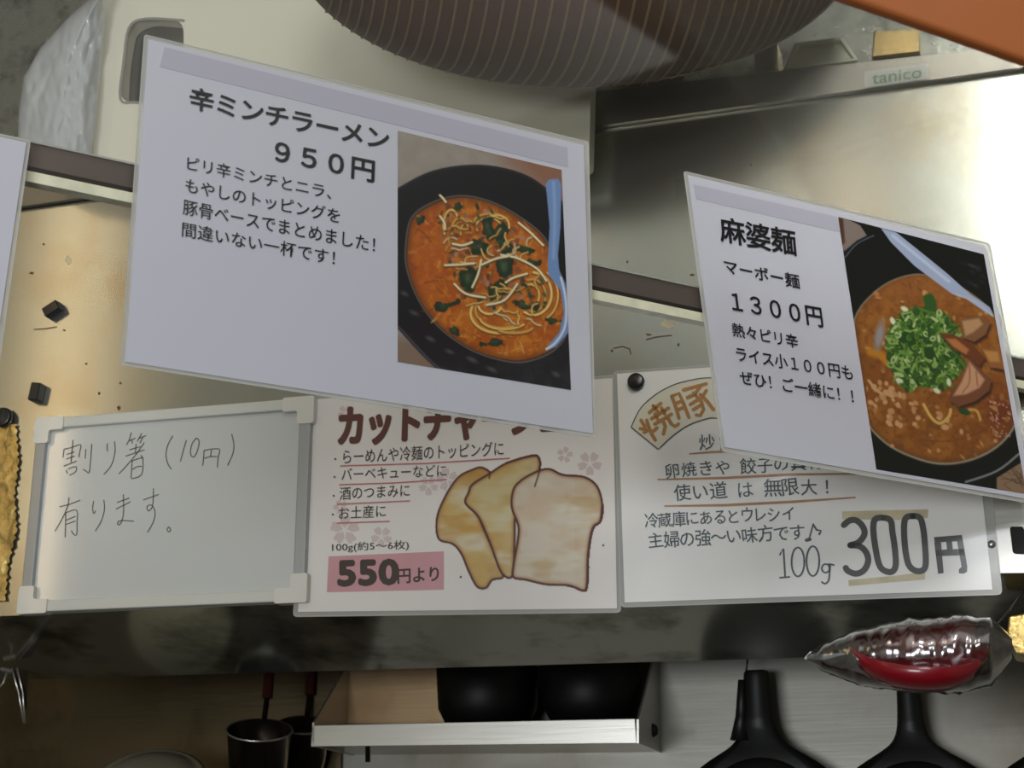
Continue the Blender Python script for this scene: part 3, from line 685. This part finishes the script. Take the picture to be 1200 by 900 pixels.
strokes('title_lettering', B, [c5(q) for q in [
    [(400, 520), (425, 560)], [(395, 575), (430, 580)], [(505, 570), (470, 600)], [(438, 520), (450, 560), (470, 610), (494, 650)], [(440, 590), (420, 600)],
    [(455, 470), (530, 408)], [(480, 425), (510, 462)], [(470, 510), (580, 440)], [(492, 478), (508, 510)], [(535, 440), (556, 476)], [(490, 545), (600, 480)],
    [(545, 520), (560, 560), (548, 610)], [(575, 500), (600, 545), (625, 560), (645, 545)],
    [(603, 362), (625, 420), (650, 505)], [(603, 362), (650, 342), (680, 410), (715, 500)], [(625, 410), (672, 392)], [(640, 452), (690, 432)],
    [(680, 320), (830, 280)], [(790, 300), (750, 350), (705, 370)], [(745, 340), (800, 400), (812, 450), (790, 490), (765, 485)], [(775, 385), (725, 415)], [(800, 415), (745, 450)],
    [(830, 325), (800, 370)], [(790, 350), (840, 400), (878, 450)]]], 4.2, T+.0001, 'orange_ink', b2)
handtext('card_line', B, '炒飯や炒め物', (817, 529), (960, 522), 20, T, 'blue_ink', b2)
handtext('card_line', B, '卵焼きや 餃子の具材に', (779, 561), (985, 549), 20, T, 'blue_ink', b2)
handtext('card_line', B, '使い道 は 無限大！', (790, 588), (980, 579), 22, T, 'blue_ink', b2)
handtext('card_line', B, '冷蔵庫にあるとウレシイ', (756, 619), (932, 610), 19, T, 'blue_ink', b2)
handtext('card_line', B, '主婦の強～い味方です', (760, 643), (944, 633), 20.5, T, 'blue_ink', b2)
strokes('orange_underline', B, [([(808, 532), (830, 530), (852, 529), (900, 527)], 2.6), ([(771, 562), (850, 560), (930, 556), (1020, 555)], 3.0), ([(779, 593), (850, 592), (930, 588), (1002, 583)], 3.2)], 3, .0082, 'orange_line', b2, True)
E_ = lambda cx, cy, a, b_, sk=0: [(cx+a*math.cos(t)+sk*math.sin(t), cy+b_*math.sin(t)) for t in np.linspace(0, 2*math.pi, 25)]
strokes('weight_lettering', B, [[(914, 650), (918, 643), (920, 676)], [(914, 677), (925, 676)], E_(935, 658.5, 7.5, 17), E_(952.5, 657.5, 7.5, 17.5),
        E_(967.5, 666, 4.5, 5), catmull([(973, 661), (972, 672), (971, 680), (967, 684), (963, 682)], 4), [(971, 661), (977, 662)]], 2.0, T, 'blue_ink', b2)
strokes('music_note', B, [([(948, 632), (953, 614)], 1.7), ([(953, 615), (957, 621), (962, 622), (960, 626)], 2.4), ([(945, 633), (949, 632)], 4)], 2, T, 'blue_ink', b2)
def c6(pts): return [(970+x/6.667, 580+y/6.667) for x, y in pts]
slab('tape_stain', B, c6([(110, 128), (785, 112), (780, 180), (560, 195), (115, 190)]), .0082, .0001, 'beige', b2)
slab('tape_stain', B, c6([(160, 665), (540, 630), (760, 600), (760, 660), (400, 690), (165, 712)]), .0082, .0001, 'beige', b2)
strokes('price_lettering', B, [catmull(c6([(125, 235), (170, 200), (225, 200), (275, 250), (285, 310), (240, 370), (175, 393)]), 6), catmull(c6([(175, 393), (250, 402), (300, 450), (315, 520), (280, 590), (220, 615), (160, 595), (140, 570)]), 6),
        catmull(c6([(430, 178), (370, 190), (355, 260), (370, 400), (400, 540), (440, 590), (500, 600), (530, 550), (525, 430), (505, 290), (490, 200)]), 5, True),
        catmull(c6([(665, 165), (610, 180), (595, 260), (605, 420), (630, 540), (680, 590), (740, 590), (765, 540), (760, 400), (745, 260), (720, 180)]), 5, True) + [c6([(665, 165)])[0]],
        ], 7.2, T, 'char_ink', b2)
for pts in [[(830, 330), (1048, 312), (1056, 358), (835, 372)], [(845, 430), (1066, 420), (1070, 470), (850, 478)], [(832, 372), (885, 370), (905, 610), (862, 616)], [(1010, 360), (1056, 356), (1090, 560), (1088, 600), (1065, 614), (1024, 612), (1025, 580), (1046, 562)],
            [(926, 366), (970, 362), (978, 428), (932, 432)]]:
    slab('yen_stroke', B, c6(pts), T, .0001, 'char_ink', b2)
# ================================================================ WHITEBOARD
wb = thing('whiteboard', 'small framed whiteboard with thin handwriting at the lower left', 'whiteboard')
qw = [(42, 490), (367, 464), (358, 705), (20, 719)]
Hw = homog(qw)
def hw(u, v):
    p = Hw @ np.array([u, v, 1.]); return (p[0]/p[2], p[1]/p[2])
slab('writing_surface', B, [hw(.03, .04), hw(.97, .04), hw(.97, .96), hw(.03, .96)], .006, .005, 'wb', wb)
fw, fh = .045, .06
for nm, (u0, v0, u1, v1), mt in [('frame_rail', (.1, 0.005, .9, fh), 'wb_frame'), ('frame_rail', (.1, 1-fh, .9, .995), 'wb_frame'), ('frame_rail', (0.006, .1, fw, .9), 'wb_alu'), ('frame_rail', (1-fw, .1, .994, .9), 'wb_alu')]:
    slab(nm, B, [hw(u0, v0), hw(u1, v0), hw(u1, v1), hw(u0, v1)], .011, .0105, mt, wb, .0015)
for cu, cv in [(0, 0), (1, 0), (1, 1), (0, 1)]:
    f_ = lambda u, v: hw(u if cu == 0 else 1-u, v if cv == 0 else 1-v)
    pts = [f_(-.003, -.003), f_(.105, -.003), f_(.105, fh+.008), f_(fw+.008, fh+.008), f_(fw+.008, .135), f_(-.003, .135)]
    slab('corner_cap', B, rnd(pts, 3, 3), .0125, .0125, 'wb_cap', wb, .0012)
def z1(q): return [(60+x/10, 500+y/10) for x, y in q]
def z2(q): return [(180+x/10, 500+y/10) for x, y in q]
def z3(q): return [(50+x/6.667, 565+y/6.667) for x, y in q]
L_ = [z1(q) for q in [[(255, 160), (245, 280), (232, 415)], [(138, 360), (150, 265)], [(150, 265), (250, 240), (345, 212), (335, 290), (325, 355)], [(185, 325), (270, 295)], [(180, 380), (272, 345)], [(150, 462), (295, 405)],
      [(175, 510), (190, 548)], [(200, 495), (290, 468), (285, 530), (215, 568)], [(405, 268), (398, 370)], [(475, 205), (462, 380), (445, 538), (410, 522), (375, 500)],
      [(658, 198), (655, 250), (662, 288)], [(742, 175), (748, 280), (725, 400), (680, 490), (618, 556)],
      [(938, 70), (915, 150), (885, 210)], [(915, 165), (985, 135)], [(945, 155), (950, 195)], [(1060, 80), (1010, 170)], [(1030, 135), (1110, 105)], [(1075, 120), (1040, 190)],
      [(920, 270), (1040, 235)], [(995, 205), (985, 310)], [(875, 345), (1090, 272)], [(1088, 190), (990, 330), (880, 460), (795, 550)], [(948, 400), (935, 600)], [(948, 400), (1055, 365), (1075, 380), (1060, 560), (945, 610)], [(1055, 335), (1062, 370)], [(955, 500), (1010, 468), (1060, 465)]]]
L_ += [z2(q) for q in [[(222, 110), (165, 220), (145, 330), (165, 430), (205, 495)], [(382, 160), (345, 290), (315, 405)], [(500, 135), (455, 190), (432, 280), (440, 340), (475, 352), (510, 290), (532, 200), (525, 150), (500, 135)],
      [(590, 280), (585, 370), (575, 455)], [(590, 280), (680, 262), (750, 260), (775, 275), (755, 370), (748, 475)], [(675, 275), (668, 350)], [(600, 370), (660, 352), (740, 350)], [(915, 88), (940, 200), (930, 310), (870, 450)]]]
L_ += [z3(q) for q in [[(133, 192), (220, 170), (290, 142)], [(205, 122), (195, 190), (150, 290), (97, 382)], [(180, 245), (176, 428)], [(180, 240), (265, 218), (268, 320), (265, 410), (240, 405), (225, 380)], [(182, 298), (255, 268)], [(182, 330), (255, 305)],
      [(398, 150), (390, 200), (398, 245), (412, 225)], [(478, 140), (482, 220), (455, 310), (413, 380)], [(582, 158), (675, 125)], [(574, 210), (682, 155)], [(630, 98), (632, 220), (620, 300), (595, 335), (585, 318), (610, 300), (710, 305)],
      [(788, 138), (905, 97)], [(866, 50), (862, 160), (850, 205), (825, 225), (815, 190), (850, 180), (878, 230), (865, 310), (820, 390)], [(985, 350), (972, 370), (985, 388), (1000, 372), (985, 350)]]]
strokes('handwriting', B, [catmull(q, 3) if len(q) > 2 else q for q in L_], 1.15, .0063, 'pen', wb)
# ================================================================ MAGNETS
def bar_magnet(x, y, ang, lpx, wpx, label, grp=None):
    c = B.P(x, y, .006); s = c.y/F*1.04; a = R(ang); u = B.u*math.cos(a)+B.v*math.sin(a); v = -B.u*math.sin(a)+B.v*math.cos(a)
    o = box3('magnet', c, u, v, B.n, lpx*s, wpx*s, .012, 'magnet', None, .0014); tag(o, label, 'magnet', grp); return o
bar_magnet(62, 363, 28, 21, 13, 'black bar magnet on the steel, the higher one left of the sheets')
bar_magnet(43, 460, 82, 22, 13, 'black bar magnet standing upright on the steel above the whiteboard corner')
def round_magnet(pl, x, y, off, rpx, label, sx=1):
    c = pl.P(x, y, off); rr = rpx*c.y/F*1.04
    o = lathe('magnet', [(0, .006), (rr*.8, .006), (rr*.97, .005), (rr, .003), (rr, 0), (0, 0)], c, pl.n, 'magnet', None, 32, sx); tag(o, label, 'magnet'); return o
round_magnet(B, 746, 448, .0082, 10, 'round black magnet holding the handwritten card at its upper left corner')
round_magnet(B, 5, 490, .004, 12, 'round black magnet at the left frame edge above the gold foil')
# gold foil strip peeling off the steel
def foil():
    P_ = [(-12, 497), (18, 500), (22, 540), (17, 580), (20, 620), (10, 660), (6, 704), (-14, 704)]
    nx, ny = 16, 60; vs_, fs = [], []
    for j in range(ny):
        y = 497+207*j/(ny-1); xr = np.interp(y, [500, 540, 580, 620, 660, 704], [19, 22, 17, 20, 10, 6])+1.6*math.sin(y*.7)
        for i in range(nx):
            x = -30+(xr+30)*i/(nx-1); o_ = .0015+.0035*fbm(np.array([x*4.]), np.array([y*2.]), 22, 3)[0]
            vs_.append(B.P(x, y, o_))
    for j in range(ny-1):
        for i in range(nx-1): a = j*nx+i; fs.append((a, a+1, a+nx+1, a+nx))
    o = mesh('foil_sheet', vs_, fs, 'gold', None, True); tag(o, 'crinkled gold foil strip stuck at the left frame edge beside the whiteboard', 'foil')
foil()
# ================================================================ BEHIND THE GUARD
D = Plane(-17, 300, 100, 1.585)
cb = thing('cutting_board', 'large cream plastic cutting board with a rounded grip hole behind the first sheet', 'cutting board')
outl = rnd([(131, -160), (700, -160), (690, 196), (107, 204)], 8)
hole = rnd([(150, 30), (170, 20), (215, 24), (215, 130), (140, 118), (143, 70)], 14)
slab('board', D, [outl, hole], 0, .02, 'cut', cb, .0015)
slab('grip_back', D, [(135, 15), (220, 15), (220, 135), (135, 130)], -.0205, .003, 'cut_hole', cb)
strokes('grip_edge', D, [catmull([(215, 24), (170, 22), (151, 33), (145, 72), (141, 116), (160, 120), (200, 124)], 4)], 3.0, .0006, 'plate', cb)
# the frosted bag
def bag():
    nx, ny = 60, 70; vs_, fs = [], []
    for j in range(ny):
        v = j/(ny-1); y = -8+200*v
        xl = np.interp(y, [-8, 20, 55, 90, 130, 192], [112, 80, 48, 28, 22, 20]); xr = np.interp(y, [-8, 60, 192], [127, 121, 107])
        for i in range(nx):
            x = xl+(xr-xl)*i/(nx-1); e = min(i, nx-1-i)/(nx/2)
            o_ = .006+.03*math.sqrt(e+.001)+.012*(fbm(np.array([x*2.2]), np.array([y]), 46, 8)[0]-.5)+.0018*abs(math.sin(x*.16+y*.05+4*fbm(np.array([x*1.]), np.array([y]), 30, 2)[0]))
            vs_.append(D.P(x, y, o_))
    for j in range(ny-1):
        for i in range(nx-1): a = j*nx+i; fs.append((a, a+1, a+nx+1, a+nx))
    o = mesh('plastic_bag', vs_, fs, 'bag', None, True); tag(o, 'frosted white plastic bag hanging left of the cutting board', 'bag')
bag()
# the wok hanging above
def wok():
    t = thing('wok', 'dark brown spun metal wok with pale rings hanging at the top', 'wok')
    Yc = 1.36; c = at(672, -72, Yc); k = Yc/F*1.02; a, b_, dp = 376*k, 200*k, .17
    vs_, fs = [], []; nu, nv = 96, 40
    def S(th, ph):    # th along x (0..pi), ph around the x axis: rings of constant th are the spun rings
        return c+Vector((-a*math.cos(th), -dp*math.sin(th)*math.cos(ph)*.75, -b_*math.sin(th)*math.sin(ph)))
    for i in range(nu+1):
        for j in range(nv): vs_.append(S(math.pi*i/nu, -1.2+ (math.pi+1.6)*j/(nv-1)))
    for i in range(nu):
        for j in range(nv-1): q = i*nv+j; fs.append((q, q+nv, q+nv+1, q+1))
    mesh('bowl', vs_, fs, 'wok', t, True)
    for i in range(9, 50):
        th0 = math.pi*(.06+.0172*i); pts = []
        if th0 > math.pi*.93: break
        for j in range(22):
            ph = -.5+ 2.4*j/21; th = th0 - .16*(j/21)**2.2
            p_ = S(th, ph); pts.append(p_+(p_-c).normalized()*.0003)
        tube('spun_ring', pts, .0015, 'wok_rib', t, 5, True, False)
    pts = []
    for j in range(40):
        th = math.pi*(.60+.36*j/39); pts.append(S(th, 1.80)+Vector((0, 0, -.001)))
    tube('polished_rim', pts, [.0008+.0022*(j/39) for j in range(40)], 'wok_rim', t, 8)
    return t
wok()
# tins and trays standing on the ledge
def ledge_thing(name, poly, off, th, mt, label, cat, bev=.001):
    o = slab(name, B, poly, off, th, mt, None, bev); tag(o, label, cat); return o
def tray(poly, label):
    t = thing('tray', label, 'tray'); inner_ = []
    cx = sum(p[0] for p in poly)/len(poly); cy = sum(p[1] for p in poly)/len(poly)
    inner_ = [(cx+(x-cx)*.86, cy+(y-cy)*.8) for x, y in poly]
    slab('rim', B, [poly, inner_], -.03, .01, 'bright_tray', t, .001); slab('base', B, inner_, -.036, .02, 'bright_tray', t)
tray([(917, 82), (932, 50), (988, 43), (1006, 70)], 'bright six sided steel tray on the ledge beside the right end of the wok')
ledge_thing('tin', [(706, 108), (706, 98), (757, 91), (757, 102)], -.02, .04, 'brass', 'low brass coloured tin under the middle of the wok, leftmost on the ledge', 'tin')
ledge_thing('tin', [(758, 102), (758, 91), (802, 84), (802, 97)], -.015, .04, 'brass', 'low brass coloured tin beside the leftmost tin on the ledge', 'tin')
ledge_thing('tin', [(884, 86), (884, 56), (911, 48), (912, 82)], -.02, .04, 'brass', 'upright brass coloured tin between the wok and the bright tray', 'tin')
ledge_thing('tin', [(1022, 66), (1024, 36), (1078, 34), (1078, 60)], -.025, .04, 'brass', 'wide dull brass tin on the ledge right of the bright tray', 'tin')
# wooden beam near the viewer
def beam():
    pl = Plane(10, 1100, 40, .80)
    o = slab('wooden_beam', pl, [(950, -18), (1040, 13), (1200, 69), (1330, 115), (1330, -150), (660, -150)], 0, .009, 'wood', None, .003); tag(o, 'blurred orange brown wooden beam crossing the top right corner', 'beam')
beam()
# ================================================================ BELOW THE CABINET
def Kp(off): return lambda x, y: B.P(x, y, off)
WALL = -.41
# wall shelf with black bowls
sh = thing('wall_shelf', 'small steel wall shelf with a bright front lip under the cabinet', 'shelf')
fo = -.29
slab('front_lip', B, [(366, 850), (744, 842), (746, 871), (364, 875)], fo, .002, 'shelf', sh, .0006)
a, b_ = B.P(366, 874, fo-.001), B.P(746, 870, fo-.001); dep = B.n*(WALL-fo)
mesh('shelf_plate', [a, b_, b_+dep, a+dep, a+Vector((0, 0, .003)), b_+Vector((0, 0, .003)), b_+dep+Vector((0, 0, .003)), a+dep+Vector((0, 0, .003))], [(0, 1, 2, 3), (7, 6, 5, 4), (0, 4, 5, 1), (3, 2, 6, 7), (0, 3, 7, 4), (1, 5, 6, 2)], 'shelf', sh)
for (xa, ya, xb, yb, nm) in [(746, 871, 752, 760, 'end_bracket'), (366, 875, 392, 760, 'end_bracket')]:
    p0 = B.P(xa, ya, fo); p1 = B.P(xa, ya-28, fo); top = p0+dep+Vector((0, 0, .13)); bot = p0+dep; w_ = B.u*.0025
    mesh(nm, [p0, p1, top, bot, p0+w_, p1+w_, top+w_, bot+w_], [(0, 1, 2, 3), (7, 6, 5, 4), (0, 4, 5, 1), (1, 5, 6, 2), (2, 6, 7, 3), (3, 7, 4, 0)], 'shelf', sh)
mesh('back_plate', [B.P(404, 760, WALL+.022), B.P(560, 760, WALL+.022), B.P(560, 848, WALL+.022), B.P(404, 848, WALL+.022)], [(0, 1, 2, 3)], 'warmplate', sh)
p = B.P(765, 856, fo-.02); lathe('end_bolt', [(0, .006), (.005, .005), (.008, 0)], p, B.u, 'black', sh, 16)
tube('hook_peg', [B.P(431, 874, fo-.01), B.P(431, 893, fo-.01)], .003, 'black', sh, 10)
def bowl(x, y, rpx, off, label, parts=True):
    c = B.P(x, y, off); k = c.y/F; rr = rpx*k; h = rr*1.35
    t = thing('bowl', label, 'bowl', 'black bowls on the wall shelf'); 
    lathe('body', [(0, 0), (rr*.38, 0), (rr*.40, .006), (rr*.5, .008), (rr*.8, h*.2), (rr*.95, h*.42), (rr, h), (rr*.97, h), (rr*.9, h*.6), (rr*.68, h*.28), (rr*.3, .012), (0, .012)], c, (0, 0, 1), 'bowl_black', t, 48)
    lathe('foot_ring', [(rr*.40, -.004), (rr*.42, -.004), (rr*.42, .006), (rr*.40, .006), (rr*.40, -.004)], c, (0, 0, 1), 'bowl_black', t, 32)
    return t
bowl(571, 866, 60, -.345, 'black bowl at the left on the small wall shelf')
bowl(694, 862, 60, -.345, 'black bowl at the right on the small wall shelf')
# pans hanging from hooks
def pan(x, ytop, label, hw_=16, grp='black frying pans hanging on the wall', off=WALL+.05, wide=1.0, hook=True):
    t = thing('frying_pan', label, 'pan', grp)
    top = B.P(x, ytop, off); k = top.y/F; n = B.n
    rr = 80*k*wide; hl = 70*k; neck = top-Vector((0, 0, hl)); ctr = top-Vector((0, 0, hl+rr+22*k))
    # handle widening into the pan body
    vs_, fs = [], []
    prof = catmull([(0, hw_*.85), (6, hw_), (40, hw_*1.1), (64, hw_*1.3), (78, hw_*1.3+7), (88, 37), (100, 57), (112, 74), (122, 82)], 4)
    for d_, w_ in prof:
        p_ = top-Vector((0, 0, d_*k)); hwid = w_*k; dpt = .008 if d_ < 60 else .006
        for s, q in ((-1, 0), (-.7, 1), (.7, 1), (1, 0), (.7, -1), (-.7, -1)): vs_.append(p_+B.u*s*hwid+n*q*dpt)
    for i in range(len(prof)-1):
        for j in range(6): a_ = i*6+j; fs.append((a_, i*6+(j+1) % 6, (i+1)*6+(j+1) % 6, (i+1)*6+j))
    fs += [(0, 1, 2, 3, 4, 5)]
    mesh('handle', vs_, fs, 'black', t, True)
    lathe('pan_body', [(0, .022), (rr*.78, .02), (rr*.9, .008), (rr, -.016), (rr*1.01, -.018), (rr*.99, -.02), (rr*.86, .002), (rr*.75, .014), (0, .016)], ctr, n, 'black', t, 48)
    if hook: tube('hook', [top+Vector((0, 0, .02))-B.u*.008, top+Vector((0, 0, .001))-B.u*.011, top-Vector((0, 0, .01))-B.u*.012], .0012, 'hook', t, 6)
    return t
pan(886, 786, 'black frying pan hanging by a forked handle, leftmost in the row', 15)
tube('handle_fork', [B.P(870, 797, WALL+.05), B.P(869, 840, WALL+.05), B.P(868, 868, WALL+.05)], [.005, .007, .012], 'black', bpy.data.objects['frying_pan'], 10)
pan(1063, 790, 'black frying pan hanging under the wrapped red dish', 13)
pan(1238, 790, 'black frying pan at the right frame edge', 13)
# ladles
def ladle(x, y, rpx, off, label, hx):
    t = thing('ladle', label, 'ladle', 'deep ladles hanging on the wall'); c = B.P(x, y, off); k = c.y/F; rr = rpx*k
    ax = Vector((.05, -.42, .9)).normalized()
    lathe('cup', [(0, -rr*2.3), (rr*.75, -rr*2.2), (rr*.9, -rr*1.2), (rr, 0), (rr*1.03, .001), (rr*.97, .0005), (rr*.86, -rr*1.2), (rr*.7, -rr*2.1), (0, -rr*2.15)], c, ax, 'dark_metal', t, 40)
    lathe('rim', [(rr*1.0, -.001), (rr*1.05, 0), (rr*1.03, .0016), (rr*.98, .001)], c, ax, 'shelf', t, 40)
    s0 = c+Vector((0, .9, .42)).normalized()*rr*.98
    tube('shaft', [s0, s0+Vector((.002, .004, 30*k)), s0+Vector((.003, .006, 44*k))], .0035, 'dark_metal', t, 8)
    tube('grip', [s0+Vector((.002, .004, 26*k)), s0+Vector((.003, .006, 90*k))], .0065, 'redwood', t, 10)
ladle(304, 856, 37, -.27, 'dark deep ladle with red brown grip, the nearer one left of the shelf', 312)
ladle(356, 850, 30, -.365, 'dark deep ladle half hidden behind the left end of the shelf', 370)
# round lid at the bottom left
c = B.P(175, 930, -.24); k = c.y/F
t = thing('pot', 'steel pot with a banded rim at the bottom left', 'pot')
lathe('wall', [(60*k, -.12), (62*k, 0)], c, (0, -.18, 1), 'dark_metal', t, 48)
lathe('lid', [(64*k, 0), (64*k, .003), (58*k, .006), (54*k, .005), (50*k, .009), (30*k, .014), (0, .016)], c+Vector((0, 0, .012)), (0, -.8, 1), 'lid', t, 64)
# tongs at the far left
t = thing('tongs', 'thin steel tongs hanging at the left frame edge below the cabinet', 'tongs')
for (pa, pb, pc) in [((14, 783), (22, 812), (28, 847)), ((20, 783), (27, 812), (29, 848)), ((10, 783), (4, 800), (-6, 812))]:
    tube('arm', [B.P(*pa, -.13), B.P(*pb, -.13), B.P(*pc, -.13)], .0013, 'shelf', t, 6)
mesh('blade', [B.P(14, 785, -.132), B.P(33, 786, -.132), B.P(31, 830, -.132), B.P(28, 846, -.132)], [(0, 1, 2, 3)], 'dark_metal', t)
tube('pivot', [B.P(2, 784, -.13), B.P(14, 787, -.13)], .003, 'shelf', t, 8)
# wrapped red dish hanging under the cabinet
def dish():
    t = thing('wrapped_dish', 'red oval dish in clear plastic wrap hanging below the handwritten card', 'dish')
    pl = B; off = .03
    c = pl.P(1075, 767, off); k = c.y/F
    lathe('dish', [(0, -.008), (60*k, -.008), (80*k, .002), (90*k, .014), (93*k, .014), (82*k, -.003), (64*k, -.013), (0, -.013)], c+Vector((0, 0, -.006)), Vector((-.02, -.44, 1)), 'red', t, 56, .86)
    nx, ny = 90, 26; vs_, fs = [], []
    for i in range(nx+1):
        u = i/nx; x = 946+240*u
        hh = np.interp(u, [0, .08, .25, .5, .75, .9, 1], [3, 16, 32, 42, 44, 40, 12]); cyy = np.interp(u, [0, .25, .5, .8, 1], [771, 771, 769, 767, 760])
        for j in range(ny):
            an = 2*math.pi*j/ny
            rr = 1+.07*(fbm(np.array([x*3.]), np.array([j*22.]), 40, 6)[0]-.5)*2+.035*abs(math.sin(u*23+1.7*math.sin(u*11+j*.9)+j*.8))*(.4+vnoise(np.array([u*40.]), np.array([j*3.]), 6, 3)[0])
            dx = 0; q = pl.P(x, cyy-hh*math.sin(an)*rr, off); vs_.append(q+B.n*(hh*k*1.3*math.cos(an)*rr))
    for i in range(nx):
        for j in range(ny): a_ = i*ny+j; b0 = i*ny+(j+1) % ny; fs.append((a_, a_+ny, b0+ny, b0))
    mesh('plastic_wrap', vs_, fs, 'wrap', t, True)
    # twisted tail at left
    tube('wrap_tail', [pl.P(943, 772, off), pl.P(950, 768, off), pl.P(965, 770, off), pl.P(990, 766, off)], [.001, .004, .003, .001], 'bag', t, 7, False)
    tube('hanging_wire', [pl.P(1212, 676, off), pl.P(1180, 718, off), pl.P(1150, 754, off), pl.P(1164, 756, off)], .0012, 'hook', t, 6)
dish()
# gold box at the right edge
o = slab('gold_box', B, [(1182, 722), (1215, 716), (1215, 770), (1190, 766), (1180, 744)], -.02, .05, 'gold', None, .002); tag(o, 'crumpled gold packet at the right frame edge beside the wrapped dish', 'packet')

# every thing's empty goes to the bottom of what it carries
for root in [o for o in list(C.objects) if o.type == 'EMPTY' and o.parent is None]:
    pts = [Vector(c) for ch in root.children for c in ch.bound_box]
    if not pts: continue
    rebase(root, ((min(p.x for p in pts)+max(p.x for p in pts))/2, (min(p.y for p in pts)+max(p.y for p in pts))/2, min(p.z for p in pts)))
